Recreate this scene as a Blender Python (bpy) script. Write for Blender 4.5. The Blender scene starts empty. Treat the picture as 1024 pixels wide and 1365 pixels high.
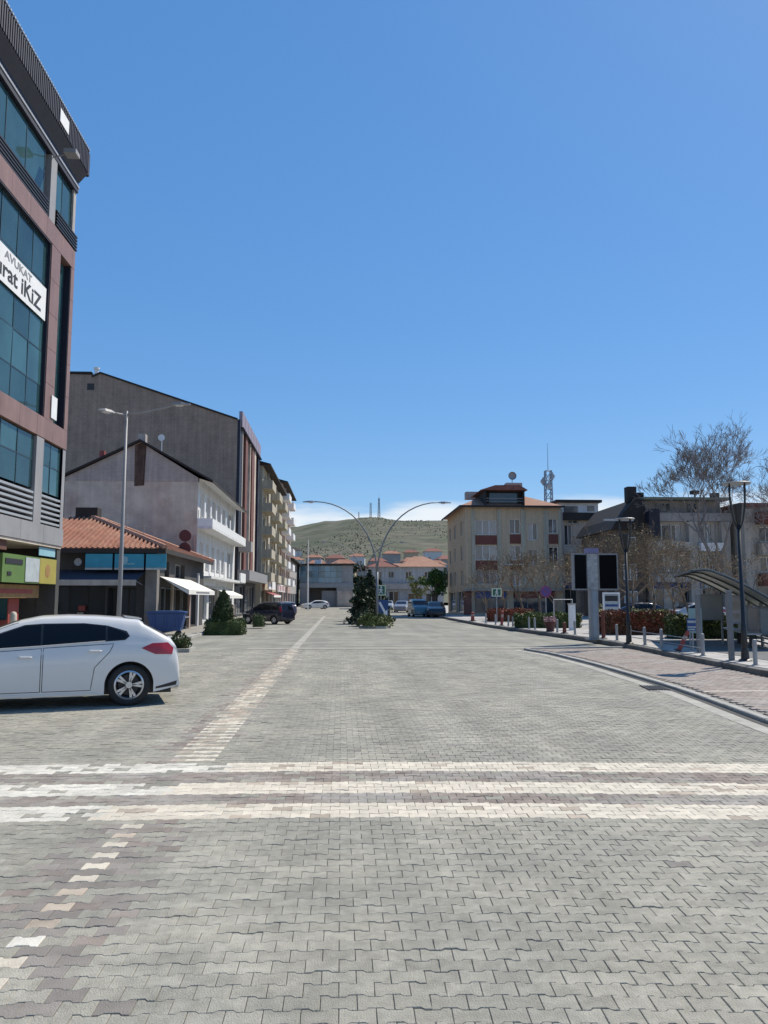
import bpy, math, random
import numpy as np
from mathutils import Vector, Matrix

rnd = random.Random(7)
S = bpy.context.scene
COL = S.collection
R = math.radians

# ------------------------------------------------------------------ camera, sky, sun, exposure
F_PX = 1050.0
PITCH = math.atan((798 - 682.5) / F_PX)
YAW = math.atan(57 / F_PX)
EYE = 1.7
cd = bpy.data.cameras.new("camera")
cd.sensor_fit = 'VERTICAL'; cd.sensor_height = 36.0; cd.lens = 36.0 * F_PX / 1365.0
cd.clip_start = 0.1; cd.clip_end = 6000
cam = bpy.data.objects.new("camera", cd); COL.objects.link(cam)
cam.location = (0, 0, EYE)
cam.rotation_euler = (math.pi / 2 + PITCH, 0, -YAW)
S.camera = cam

SUN_EL, SUN_AZ = R(51.5), R(51)      # azimuth measured from +Y towards +X
world = bpy.data.worlds.new("World"); S.world = world; world.use_nodes = True
wn = world.node_tree; wn.nodes.clear()
def wnode(t): return wn.nodes.new(t)
out = wnode('ShaderNodeOutputWorld'); bg = wnode('ShaderNodeBackground'); sky = wnode('ShaderNodeTexSky')
sky.sky_type = 'NISHITA'; sky.sun_disc = False
sky.sun_elevation = SUN_EL; sky.sun_rotation = SUN_AZ
sky.altitude = 900; sky.air_density = 1.0; sky.dust_density = 0.35; sky.ozone_density = 2.6
bg.inputs['Strength'].default_value = 0.12
# a low bank of white cloud all round the horizon
tc = wnode('ShaderNodeTexCoord'); sep = wnode('ShaderNodeSeparateXYZ')
wn.links.new(tc.outputs['Generated'], sep.inputs[0])
mp = wnode('ShaderNodeMapping'); mp.inputs['Scale'].default_value = (3, 3, 14)
nz = wnode('ShaderNodeTexNoise'); nz.inputs['Scale'].default_value = 2.2; nz.inputs['Detail'].default_value = 6
wn.links.new(tc.outputs['Generated'], mp.inputs[0]); wn.links.new(mp.outputs[0], nz.inputs['Vector'])
m1 = wnode('ShaderNodeMath'); m1.operation = 'MULTIPLY_ADD'; m1.inputs[1].default_value = 0.09; m1.inputs[2].default_value = -0.045
wn.links.new(nz.outputs['Fac'], m1.inputs[0])
m2 = wnode('ShaderNodeMath'); m2.operation = 'ADD'
wn.links.new(sep.outputs['Z'], m2.inputs[0]); wn.links.new(m1.outputs[0], m2.inputs[1])
mr = wnode('ShaderNodeMapRange'); mr.interpolation_type = 'SMOOTHSTEP'
mr.inputs['From Min'].default_value = 0.100; mr.inputs['From Max'].default_value = 0.132
mr.inputs['To Min'].default_value = 0.9; mr.inputs['To Max'].default_value = 0.0
wn.links.new(m2.outputs[0], mr.inputs['Value'])
hs = wnode('ShaderNodeHueSaturation'); hs.inputs['Saturation'].default_value = 2.0; hs.inputs['Value'].default_value = 2.42
gm_ = wnode('ShaderNodeGamma'); gm_.inputs['Gamma'].default_value = 0.42   # a flatter fall-off from horizon to zenith
wn.links.new(sky.outputs[0], gm_.inputs['Color']); wn.links.new(gm_.outputs[0], hs.inputs['Color'])
mx = wnode('ShaderNodeMix'); mx.data_type = 'RGBA'
tn = wnode('ShaderNodeMix'); tn.data_type = 'RGBA'; tn.blend_type = 'MULTIPLY'; tn.inputs['Factor'].default_value = 1; tn.inputs[7].default_value = (.70, .83, 1.0, 1)
wn.links.new(hs.outputs[0], tn.inputs[6])
wn.links.new(mr.outputs[0], mx.inputs['Factor']); wn.links.new(tn.outputs[2], mx.inputs[6])
mx.inputs[7].default_value = (5.9, 6.2, 6.4, 1)
wn.links.new(mx.outputs[2], bg.inputs['Color']); wn.links.new(bg.outputs[0], out.inputs[0])

sd = bpy.data.lights.new("sun", 'SUN'); sd.energy = 4.1; sd.angle = R(0.5); sd.color = (1.0, 0.92, 0.79)
sun = bpy.data.objects.new("sun", sd); COL.objects.link(sun)
sdir = Vector((math.sin(SUN_AZ) * math.cos(SUN_EL), math.cos(SUN_AZ) * math.cos(SUN_EL), math.sin(SUN_EL)))
sun.rotation_euler = sdir.to_track_quat('Z', 'Y').to_euler()
sun.location = (30, 20, 60)
S.view_settings.view_transform = 'Standard'; S.view_settings.look = 'None'
S.view_settings.exposure = 0.35; S.view_settings.gamma = 1.0; S.view_settings.use_curve_mapping = False

# ------------------------------------------------------------------ materials
MATS = {}
def mat(name, col, rough=0.8, metal=0.0, var=0.18, scale=3.0, bump=0.0, bscale=40.0, streak=0.0, col2=None, big=None, spec=0.5, coat=0.0, rand=0.0, smap=(2.2, 2.2, 0.12)):
    """Principled surface whose colour varies by world-space noise (var), by large patches towards col2 (big = scale), by rain streaks, and from piece to piece (rand)."""
    if name in MATS: return MATS[name]
    m = bpy.data.materials.new(name); m.use_nodes = True; nt = m.node_tree; N = nt.nodes; L = nt.links
    b = N['Principled BSDF']
    b.inputs['Roughness'].default_value = rough; b.inputs['Metallic'].default_value = metal
    b.inputs['Specular IOR Level'].default_value = spec
    b.inputs['Coat Weight'].default_value = coat
    g = N.new('ShaderNodeNewGeometry')
    n1 = N.new('ShaderNodeTexNoise'); n1.inputs['Scale'].default_value = scale; n1.inputs['Detail'].default_value = 8; n1.inputs['Roughness'].default_value = 0.65
    L.new(g.outputs['Position'], n1.inputs['Vector'])
    r = N.new('ShaderNodeMapRange'); r.inputs['From Min'].default_value = 0.25; r.inputs['From Max'].default_value = 0.75
    r.inputs['To Min'].default_value = 1 - var; r.inputs['To Max'].default_value = 1 + var
    L.new(n1.outputs['Fac'], r.inputs['Value'])
    fac = r.outputs[0]
    if streak:
        mpn = N.new('ShaderNodeMapping'); mpn.inputs['Scale'].default_value = smap
        L.new(g.outputs['Position'], mpn.inputs[0])
        n2 = N.new('ShaderNodeTexNoise'); n2.inputs['Scale'].default_value = 2.0; n2.inputs['Detail'].default_value = 5
        L.new(mpn.outputs[0], n2.inputs['Vector'])
        r2 = N.new('ShaderNodeMapRange'); r2.inputs['From Min'].default_value = 0.35; r2.inputs['From Max'].default_value = 0.65
        r2.inputs['To Min'].default_value = 1 - streak; r2.inputs['To Max'].default_value = 1 + streak * 0.4
        L.new(n2.outputs['Fac'], r2.inputs['Value'])
        mm = N.new('ShaderNodeMath'); mm.operation = 'MULTIPLY'; L.new(fac, mm.inputs[0]); L.new(r2.outputs[0], mm.inputs[1]); fac = mm.outputs[0]
    if rand:
        oi = N.new('ShaderNodeObjectInfo')
        ad = N.new('ShaderNodeMath'); ad.operation = 'ADD'; L.new(oi.outputs['Random'], ad.inputs[0]); L.new(g.outputs['Random Per Island'], ad.inputs[1])
        fr = N.new('ShaderNodeMath'); fr.operation = 'FRACT'; L.new(ad.outputs[0], fr.inputs[0])
        r3 = N.new('ShaderNodeMapRange'); r3.inputs['To Min'].default_value = 1 - rand; r3.inputs['To Max'].default_value = 1 + rand
        L.new(fr.outputs[0], r3.inputs['Value'])
        mm = N.new('ShaderNodeMath'); mm.operation = 'MULTIPLY'; L.new(fac, mm.inputs[0]); L.new(r3.outputs[0], mm.inputs[1]); fac = mm.outputs[0]
    base = None
    if col2 is not None:
        n3 = N.new('ShaderNodeTexNoise'); n3.inputs['Scale'].default_value = big or 0.5; n3.inputs['Detail'].default_value = 6; n3.inputs['Roughness'].default_value = 0.6
        L.new(g.outputs['Position'], n3.inputs['Vector'])
        r4 = N.new('ShaderNodeMapRange'); r4.interpolation_type = 'SMOOTHSTEP'
        r4.inputs['From Min'].default_value = 0.4; r4.inputs['From Max'].default_value = 0.64
        L.new(n3.outputs['Fac'], r4.inputs['Value'])
        mc = N.new('ShaderNodeMix'); mc.data_type = 'RGBA'
        L.new(r4.outputs[0], mc.inputs['Factor']); mc.inputs[6].default_value = (*col, 1); mc.inputs[7].default_value = (*col2, 1)
        base = mc.outputs[2]
    mv = N.new('ShaderNodeMix'); mv.data_type = 'RGBA'; mv.blend_type = 'MULTIPLY'; mv.inputs['Factor'].default_value = 1
    if base: L.new(base, mv.inputs[6])
    else: mv.inputs[6].default_value = (*col, 1)
    L.new(fac, mv.inputs[7])
    L.new(mv.outputs[2], b.inputs['Base Color'])
    if bump:
        n4 = N.new('ShaderNodeTexNoise'); n4.inputs['Scale'].default_value = bscale; n4.inputs['Detail'].default_value = 4
        L.new(g.outputs['Position'], n4.inputs['Vector'])
        bp = N.new('ShaderNodeBump'); bp.inputs['Strength'].default_value = bump; bp.inputs['Distance'].default_value = 0.02
        L.new(n4.outputs['Fac'], bp.inputs['Height']); L.new(bp.outputs[0], b.inputs['Normal'])
    MATS[name] = m
    return m

def foliage(name, c1, c2, trans=0.25):
    m = mat(name, c1, rough=0.65, var=0.45, scale=2.5, col2=c2, big=1.3, rand=0.3, spec=0.3)
    return m

def tiled(name, col, gap, rows, rough=0.8, bw=0.9, bh=0.45, mort=0.03, rot='xz', var=0.2):
    """Far brick or tile facing: brick pattern in world space."""
    if name in MATS: return MATS[name]
    m = mat(name, col, rough=rough, var=var, scale=1.2, streak=0.15)
    nt = m.node_tree; N = nt.nodes; L = nt.links
    b = N['Principled BSDF']; src = b.inputs['Base Color'].links[0].from_socket
    g = N.new('ShaderNodeNewGeometry'); sp = N.new('ShaderNodeSeparateXYZ'); cb = N.new('ShaderNodeCombineXYZ')
    L.new(g.outputs['Position'], sp.inputs[0])
    L.new(sp.outputs[rot[0].upper()], cb.inputs[0]); L.new(sp.outputs[rot[1].upper()], cb.inputs[1])
    br = N.new('ShaderNodeTexBrick'); br.inputs['Scale'].default_value = 1.0
    br.inputs['Brick Width'].default_value = bw; br.inputs['Row Height'].default_value = bh; br.inputs['Mortar Size'].default_value = mort
    br.inputs['Color1'].default_value = (1.05, 1.05, 1.05, 1); br.inputs['Color2'].default_value = (0.94, 0.94, 0.94, 1); br.inputs['Mortar'].default_value = (*gap, 1)
    L.new(cb.outputs[0], br.inputs['Vector'])
    mu = N.new('ShaderNodeMix'); mu.data_type = 'RGBA'; mu.blend_type = 'MULTIPLY'; mu.inputs['Factor'].default_value = 1
    L.new(src, mu.inputs[6]); L.new(br.outputs['Color'], mu.inputs[7]); L.new(mu.outputs[2], b.inputs['Base Color'])
    return m

M_PAVER = mat('paver_grey', (0.302, 0.292, 0.248), rough=0.88, var=0.25, scale=11, col2=(0.37, 0.352, 0.292), big=0.9, bump=0.5, bscale=120, rand=0.10, spec=0.25, streak=0.13, smap=(0.75, 0.07, 1.0))
M_PDARK = mat('paver_dark', (0.245, 0.225, 0.20), rough=0.85, var=0.2, scale=6, bump=0.4, bscale=120, rand=0.14, spec=0.3)
M_PBROWN = mat('paver_brown', (0.25, 0.212, 0.182), rough=0.85, var=0.25, scale=7, col2=(0.31, 0.29, 0.26), big=1.1, bump=0.4, bscale=120, rand=0.16, spec=0.3)
M_PCREAM = mat('paver_cream', (0.60, 0.545, 0.445), rough=0.85, var=0.2, scale=7, bump=0.4, bscale=120, rand=0.11, spec=0.3)
M_PWHITE = mat('paver_white', (0.60, 0.575, 0.50), rough=0.85, var=0.2, scale=7, bump=0.4, bscale=120, rand=0.12, spec=0.3)
M_PTAN = mat('paver_tan', (0.43, 0.365, 0.29), rough=0.85, var=0.2, scale=7, bump=0.4, bscale=120, rand=0.12, spec=0.3)
M_PRED = mat('paver_red', (0.315, 0.262, 0.225), rough=0.88, var=0.2, scale=4, col2=(0.34, 0.305, 0.27), big=0.6, bump=0.4, bscale=120, rand=0.12, spec=0.3)
M_JOINT = mat('joint_sand', (0.25, 0.235, 0.20), rough=0.95, var=0.3, scale=15)
M_ROAD = mat('road_far', (0.235, 0.228, 0.195), rough=0.9, var=0.22, scale=1.3, col2=(0.30, 0.29, 0.24), big=0.3, spec=0.25, streak=0.13, smap=(0.75, 0.07, 1.0))
M_GROUND = mat('earth', (0.17, 0.155, 0.12), rough=0.95, var=0.3, scale=0.3)
M_KERB = mat('kerb_stone', (0.36, 0.35, 0.32), rough=0.85, var=0.22, scale=3, bump=0.3, bscale=60, rand=0.12)
M_PLAZA = mat('plaza_slabs', (0.40, 0.38, 0.35), rough=0.85, var=0.15, scale=1.5, rand=0.08)
M_WALK = mat('sidewalk', (0.28, 0.27, 0.24), rough=0.85, var=0.22, scale=1.5)
M_STEEL = mat('galvanised_steel', (0.42, 0.43, 0.43), rough=0.45, metal=0.6, var=0.12, scale=5)
M_GREYMETAL = mat('grey_painted_metal', (0.30, 0.31, 0.32), rough=0.5, metal=0.2, var=0.12, scale=4)
M_BLACK = mat('black_metal', (0.018, 0.019, 0.022), rough=0.45, var=0.2, scale=6)
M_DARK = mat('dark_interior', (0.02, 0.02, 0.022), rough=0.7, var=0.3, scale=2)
M_RUB = mat('tyre_rubber', (0.02, 0.02, 0.02), rough=0.8, var=0.2, scale=20)
M_WHITEP = mat('white_plaster', (0.66, 0.66, 0.65), rough=0.85, var=0.1, scale=0.9, streak=0.12)
M_PLASTER = mat('old_plaster', (0.56, 0.49, 0.41), rough=0.9, var=0.28, scale=0.9, col2=(0.47, 0.35, 0.29), big=0.3, streak=0.08)
M_WPAINT = mat('white_paint', (0.75, 0.75, 0.74), rough=0.6, var=0.08, scale=3)
M_REDP = mat('red_paint', (0.30, 0.055, 0.045), rough=0.55, var=0.2, scale=6)
M_TILE = mat('clay_tiles', (0.29, 0.125, 0.08), rough=0.9, var=0.35, scale=2.2, col2=(0.34, 0.175, 0.115), big=0.8)
M_TILEO = mat('orange_tiles', (0.33, 0.175, 0.115), rough=0.9, var=0.25, scale=1.5)
M_DROOF = mat('dark_roof', (0.028, 0.024, 0.023), rough=0.85, var=0.3, scale=2)
M_BARK = mat('bark', (0.12, 0.095, 0.075), rough=0.95, var=0.35, scale=8)
M_TWIG = mat('bare_twigs', (0.17, 0.125, 0.085), rough=0.95, var=0.3, scale=5)
M_TWIGG = mat('grey_twigs', (0.20, 0.17, 0.155), rough=0.95, var=0.3, scale=5)
M_FABW = mat('white_awning', (0.74, 0.73, 0.68), rough=0.85, var=0.08, scale=3)
M_FABN = mat('navy_awning', (0.03, 0.04, 0.065), rough=0.85, var=0.15, scale=3)
M_ALU = mat('alloy', (0.55, 0.56, 0.58), rough=0.3, metal=0.85, var=0.08, scale=20)
M_CHROME = mat('chrome', (0.7, 0.7, 0.72), rough=0.15, metal=1.0, var=0.03, scale=20)

def glassmat(name, col, rough=0.06, spec=0.8, var=0.25, scale=0.5, rand=0.25, metal=0.0):
    return mat(name, col, rough=rough, spec=spec, var=var, scale=scale, rand=rand, metal=metal)
G_TEAL = glassmat('teal_glass', (0.035, 0.085, 0.095), var=0.4, rand=0.35, rough=0.06, spec=0.45)
G_WIN = glassmat('window_glass', (0.035, 0.045, 0.055), rand=0.5)
G_CURT = glassmat('curtained_glass', (0.20, 0.20, 0.20), rand=0.4)
G_CAR = glassmat('tinted_car_glass', (0.006, 0.007, 0.010), rough=0.03, rand=0.0, var=0.05, spec=.3)

# ------------------------------------------------------------------ mesh builder
class MB:
    def __init__(s): s.v = []; s.f = []; s.mi = []
    def add(s, verts, faces, mi=0):
        b = len(s.v); s.v += [tuple(p) for p in verts]
        for f in faces: s.f.append(tuple(i + b for i in f)); s.mi.append(mi)
        return s
    def box(s, x0, x1, y0, y1, z0, z1, mi=0, rot=None, org=None):
        vs = [(x, y, z) for z in (z0, z1) for y in (y0, y1) for x in (x0, x1)]
        if rot: vs = [rot @ Vector(p) + (org or Vector()) for p in vs]
        return s.add(vs, [(0, 2, 3, 1), (4, 5, 7, 6), (0, 1, 5, 4), (2, 6, 7, 3), (0, 4, 6, 2), (1, 3, 7, 5)], mi)
    def quad(s, a, b, c, d, mi=0): return s.add([a, b, c, d], [(0, 1, 2, 3)], mi)
    def tri(s, a, b, c, mi=0): return s.add([a, b, c], [(0, 1, 2)], mi)
    def prism(s, poly, d, mi=0):
        """closed prism of the 3-D polygon poly pushed along d (poly counter-clockwise seen against d)."""
        n = len(poly); d = Vector(d); p = [Vector(q) for q in poly]
        vs = p + [q + d for q in p]
        fs = [tuple(range(n))[::-1], tuple(range(n, 2 * n))] + [(i, (i + 1) % n, n + (i + 1) % n, n + i) for i in range(n)]
        return s.add(vs, fs, mi)
    def tube(s, pts, rad, n=8, cap=True, mi=0):
        pts = [Vector(p) for p in pts]
        if not hasattr(rad, '__len__'): rad = [rad] * len(pts)
        rings = []
        up = Vector((0, 0, 1))
        prev = None
        for i, p in enumerate(pts):
            t = (pts[min(i + 1, len(pts) - 1)] - pts[max(i - 1, 0)]).normalized()
            if prev is None:
                a = t.cross(up if abs(t.z) < 0.9 else Vector((1, 0, 0))).normalized()
            else:
                a = (prev - t * prev.dot(t))
                a = a.normalized() if a.length > 1e-6 else t.cross(Vector((1, 0, 0))).normalized()
            prev = a; b = t.cross(a)
            rings.append([p + (a * math.cos(2 * math.pi * k / n) + b * math.sin(2 * math.pi * k / n)) * rad[i] for k in range(n)])
        vs = [q for r_ in rings for q in r_]
        fs = [(i * n + k, i * n + (k + 1) % n, (i + 1) * n + (k + 1) % n, (i + 1) * n + k) for i in range(len(pts) - 1) for k in range(n)]
        if cap: fs += [tuple(range(n))[::-1], tuple(range((len(pts) - 1) * n, len(pts) * n))]
        return s.add(vs, fs, mi)
    def lathe(s, prof, n=20, org=(0, 0, 0), axis='z', mi=0, closed=False):
        o = Vector(org); vs = []
        for r_, h in prof:
            for k in range(n):
                a = 2 * math.pi * k / n
                if axis == 'z': p = (r_ * math.cos(a), r_ * math.sin(a), h)
                elif axis == 'y': p = (r_ * math.cos(a), h, r_ * math.sin(a))
                else: p = (h, r_ * math.cos(a), r_ * math.sin(a))
                vs.append(o + Vector(p))
        m = len(prof); fs = []
        for i in range(m if closed else m - 1):
            j = (i + 1) % m
            for k in range(n): fs.append((i * n + k, i * n + (k + 1) % n, j * n + (k + 1) % n, j * n + k))
        if not closed: fs += [tuple(range(n))[::-1], tuple(range((m - 1) * n, m * n))]
        return s.add(vs, fs, mi)
    def ball(s, c, r, n=10, m=6, mi=0, sz=1.0):
        return s.lathe([(r * math.sin(math.pi * i / m) + 1e-4, -r * sz * math.cos(math.pi * i / m)) for i in range(m + 1)], n, c, 'z', mi)
    def leaves(s, pts, size, jitter=0.4, r=None, mi=0):
        r = r or rnd
        for p in pts:
            a = Vector((r.gauss(0, 1), r.gauss(0, 1), r.gauss(0, 1))).normalized()
            b = a.orthogonal().normalized(); b.rotate(Matrix.Rotation(r.uniform(0, 6.28), 3, a)); c = a.cross(b)
            k = size * (1 + r.uniform(-jitter, jitter)); p = Vector(p)
            s.add([p - b * k, p - c * k * 0.5, p + b * k, p + c * k * 0.5], [(0, 1, 2, 3)], mi)
        return s

WLOC = {}
def wloc(o): return WLOC.get(o.name, Vector((0, 0, 0))) if o else Vector((0, 0, 0))
def tag(o, label=None, cat=None, group=None, kind=None):
    if label: o['label'] = label
    if cat: o['category'] = cat
    if group: o['group'] = group
    if kind: o['kind'] = kind
    return o
def thing(name, label, cat, loc=(0, 0, 0), rz=0.0, group=None, kind=None):
    o = bpy.data.objects.new(name, None); COL.objects.link(o); o.empty_display_size = 0.3
    o.location = loc; o.rotation_euler = (0, 0, rz); WLOC[o.name] = Vector(loc)
    return tag(o, label, cat, group, kind)
def mesh_of(name, mb, mats, smooth=False):
    me = bpy.data.meshes.new(name); me.from_pydata(mb.v, [], mb.f)
    for m in (mats if isinstance(mats, (list, tuple)) else [mats]): me.materials.append(m)
    if any(mb.mi): me.polygons.foreach_set('material_index', mb.mi)
    if smooth: me.polygons.foreach_set('use_smooth', [True] * len(me.polygons))
    me.update()
    return me
def part(name, mb, mats, parent=None, smooth=False, local=False, kind=None, label=None, off=None):
    """one mesh object; vertices are world coordinates unless local (then they are the parent's own)."""
    w = wloc(parent)
    if not local and parent is not None and w.length > 0: mb.v = [(p[0] - w.x, p[1] - w.y, p[2] - w.z) for p in mb.v]
    o = bpy.data.objects.new(name, mesh_of(name, mb, mats, smooth)); COL.objects.link(o)
    if parent is not None: o.parent = parent; WLOC[o.name] = w.copy()
    if kind: o['kind'] = kind
    if label: o['label'] = label
    return o
def solo(name, mb, mats, label, cat, group=None, kind=None, smooth=False, loc=None):
    o = part(name, mb, mats, None, smooth)
    return tag(o, label, cat, group, kind)
BOXES = {}
def boxp(name, parent, x0, x1, y0, y1, z0, z1, m, jit=0.0):
    """box part in world coordinates; alike boxes share one mesh."""
    key = (round(x1 - x0, 4), round(y1 - y0, 4), round(z1 - z0, 4), m.name)
    if key not in BOXES:
        b = MB().box(-(x1 - x0) / 2, (x1 - x0) / 2, -(y1 - y0) / 2, (y1 - y0) / 2, -(z1 - z0) / 2, (z1 - z0) / 2)
        BOXES[key] = mesh_of(name, b, m)
    o = bpy.data.objects.new(name, BOXES[key]); COL.objects.link(o); o.parent = parent
    w = wloc(parent); c = Vector(((x0 + x1) / 2, (y0 + y1) / 2, (z0 + z1) / 2))
    o.location = c - w; WLOC[o.name] = c
    return o
def copy_tree(o, parent=None):
    c = o.copy(); COL.objects.link(c)
    if parent is not None: c.parent = parent
    for ch in o.children: copy_tree(ch, c)
    return c
def glyph(body, size, bold):
    cu = bpy.data.curves.new('lettering', 'FONT'); cu.body = body; cu.size = size; cu.extrude = .002; cu.resolution_u = 3; cu.offset = bold
    t = bpy.data.objects.new('lettering', cu); COL.objects.link(t)
    me = bpy.data.meshes.new_from_object(t.evaluated_get(bpy.context.evaluated_depsgraph_get()))
    vs, fs = [v.co.copy() for v in me.vertices], [tuple(p.vertices) for p in me.polygons]
    bpy.data.objects.remove(t); bpy.data.meshes.remove(me); bpy.data.curves.remove(cu)
    return vs, fs
def letters(body, size, org, xdir, ydir, fit, bold, m, parent):
    """each letter a mesh part; the line runs along xdir and is fitted to a width."""
    X, Y = Vector(xdir), Vector(ydir); Z = X.cross(Y); O = Vector(org)
    k = fit / max(v.x for v in glyph(body, size, bold)[0])
    for i, ch in enumerate(body):
        if ch == ' ': continue
        vs, fs = glyph(ch, size, bold); st_ = max(v.x for v in glyph(body[:i + 1], size, bold)[0]) - max(v.x for v in vs)
        mb = MB(); mb.add([O + X * ((v.x + st_) * k) + Y * v.y + Z * v.z for v in vs], fs); part('letter', mb, m, parent)

# a wall plane: origin O, horizontal direction U, up Z, outward normal Nn; openings (u0,u1,z0,z1)
class Facade:
    def __init__(s, O, U, Nn): s.O = Vector(O); s.U = Vector(U).normalized(); s.N = Vector(Nn).normalized()
    def P(s, u, z, d=0.0): return s.O + s.U * u + Vector((0, 0, z)) + s.N * d
    def box(s, mb, u0, u1, z0, z1, d0, d1, mi=0):
        vs = [s.P(u, z, d) for z in (z0, z1) for d in (d0, d1) for u in (u0, u1)]
        return mb.add(vs, [(0, 2, 3, 1), (4, 5, 7, 6), (0, 1, 5, 4), (2, 6, 7, 3), (0, 4, 6, 2), (1, 3, 7, 5)], mi)
    def wall(s, mb, W, z0, z1, ops, depth=0.2, u_start=0.0, mi=0):
        us = sorted({u_start, W} | {o[0] for o in ops} | {o[1] for o in ops}); zs = sorted({z0, z1} | {o[2] for o in ops} | {o[3] for o in ops})
        for i in range(len(us) - 1):
            for j in range(len(zs) - 1):
                uc, zc = (us[i] + us[i + 1]) / 2, (zs[j] + zs[j + 1]) / 2
                if any(o[0] < uc < o[1] and o[2] < zc < o[3] for o in ops): continue
                mb.quad(s.P(us[i], zs[j]), s.P(us[i + 1], zs[j]), s.P(us[i + 1], zs[j + 1]), s.P(us[i], zs[j + 1]), mi)
        for a, b, c, d in [o[:4] for o in ops]:
            q = [(a, c), (b, c), (b, d), (a, d)]
            for k in range(4):
                (ua, za), (ub, zb) = q[k], q[(k + 1) % 4]
                mb.quad(s.P(ua, za), s.P(ua, za, -depth), s.P(ub, zb, -depth), s.P(ub, zb), mi)
    def window(s, parent, op, depth=0.2, fm=None, gm=None, cols=2, rows=1, fw=0.06, sill=True, transom=None):
        u0, u1, z0, z1 = op[:4]
        mb = MB()
        s.box(mb, u0, u1, z0, z0 + fw, -depth, -depth + 0.07); s.box(mb, u0, u1, z1 - fw, z1, -depth, -depth + 0.07)
        s.box(mb, u0, u0 + fw, z0 + fw, z1 - fw, -depth, -depth + 0.07); s.box(mb, u1 - fw, u1, z0 + fw, z1 - fw, -depth, -depth + 0.07)
        us = [u0 + fw + (u1 - u0 - 2 * fw) * k / cols for k in range(cols + 1)]
        zs = [z0 + fw + (z1 - z0 - 2 * fw) * k / rows for k in range(rows + 1)]
        if transom: zs = [z0 + fw, z0 + (z1 - z0) * transom, z1 - fw]
        for k in us[1:-1]: s.box(mb, k - fw / 2, k + fw / 2, z0 + fw, z1 - fw, -depth, -depth + 0.065)
        for k in zs[1:-1]: s.box(mb, u0 + fw, u1 - fw, k - fw / 2, k + fw / 2, -depth, -depth + 0.06)
        w = part('window', mb, fm or M_WPAINT, parent)
        for i in range(len(us) - 1):
            for j in range(len(zs) - 1):
                p = MB(); s.box(p, us[i] + (fw / 2 if i else 0), us[i + 1] - (fw / 2 if i < len(us) - 2 else 0), zs[j], zs[j + 1], -depth + 0.01, -depth + 0.03)
                part('pane', p, gm or (G_CURT if rnd.random() < 0.25 else G_WIN), w)
        if sill:
            p = MB(); s.box(p, u0 - 0.06, u1 + 0.06, z0 - 0.07, z0 - 0.003, -0.05, 0.07); part('sill', p, M_KERB, w)
        return w

def chain(pts, step=None):
    return [Vector(p) for p in pts]

# ------------------------------------------------------------------ ground, road, pavements
def solo_sheet(name, poly, z, m, label, cat):
    mb = MB(); mb.add([(x, y, z) for x, y in poly], [tuple(range(len(poly)))])
    return solo(name, mb, m, label, cat, kind='structure')

solo_sheet('ground', [(-2500, -300), (2500, -300), (2500, 3500), (-2500, 3500)], -0.12, M_GROUND, 'bare earth reaching the foot of the hill', 'ground')

PAVE_END = 27.0
road = thing('road', 'wide street of interlocking grey concrete pavers with cream crossing bands', 'road', (0, 0, 0), kind='structure')
mb = MB(); mb.quad((-26, -14, -0.0075), (10.5, -14, -0.0075), (10.5, PAVE_END, -0.0075), (-26, PAVE_END, -0.0075))
part('paver_bed', mb, M_JOINT, road)
mb = MB(); mb.quad((-26, PAVE_END, -0.004), (10.5, PAVE_END, -0.004), (10.5, 190, -0.004), (-26, 190, -0.004))
mb.quad((-26, -14, -0.004), (10.5, -14, -0.004), (10.5, 2.6, -0.004), (-26, 2.6, -0.004))
part('far_paving', mb, M_ROAD, road)

K1 = [(5.1, 2.0), (5.62, 8), (5.89, 10.83), (6.15, 13), (6.35, 15), (6.56, 20), (6.5, 24), (6.15, 26.3)]
K2 = [(9.0, 2.0), (9.2, 12), (9.25, 16.9), (9.47, 21.2), (9.75, 25), (9.88, 28), (9.88, 31), (9.6, 36), (9.32, 40), (8.95, 46), (8.8, 50), (8.85, 64), (9.1, 80), (9.5, 100), (9.6, 180)]
def lerp_line(L, y):
    for (x0, y0), (x1, y1) in zip(L, L[1:]):
        if y0 <= y <= y1: return x0 + (x1 - x0) * (y - y0) / (y1 - y0)
    return L[-1][0] if y > L[-1][1] else L[0][0]
PITCHY, HALF = 0.1115, 0.078      # row pitch and half length of one block
def skew(x):  # the rows bend slightly towards the viewer on the right
    t = x - 0.4
    return -(math.sqrt(t * t + 0.6) + t) * 0.045
g_ = 0.0013
KS = HALF / 0.1
e_, w_ = 0.0825 * PITCHY / .143 - g_, 0.0605 * PITCHY / .143 - g_
POLY = [(-HALF + g_, -e_), (-.06 * KS, -e_), (-.04 * KS, -w_), (.04 * KS, -w_), (.06 * KS, -e_), (HALF - g_, -e_), (HALF - g_, e_), (.06 * KS, e_), (.04 * KS, w_), (-.04 * KS, w_), (-.06 * KS, e_), (-HALF + g_, e_)]
def paver_arrays(inset=0.0026):
    top = [(x * (1 - inset / HALF), y * (1 - inset / (HALF * .8)), 0.0) for x, y in POLY]
    mid = [(x, y, -0.003) for x, y in POLY]
    bot = [(x, y, -0.028) for x, y in POLY]
    vs = top + mid + bot
    fs = [tuple(range(12))] + [(12 + i, 12 + (i + 1) % 12, (i + 1) % 12, i) for i in range(12)] + [(24 + i, 24 + (i + 1) % 12, 12 + (i + 1) % 12, 12 + i) for i in range(12)]
    return vs, fs
PV, PF = paver_arrays()
PF_CHEAP = [PF[0]] + [(12 + i, 12 + (i + 1) % 12, (i + 1) % 12, i) for i in range(12)]
PMATS = [M_PAVER, M_PDARK, M_PBROWN, M_PCREAM, M_PWHITE, M_PTAN]
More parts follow.
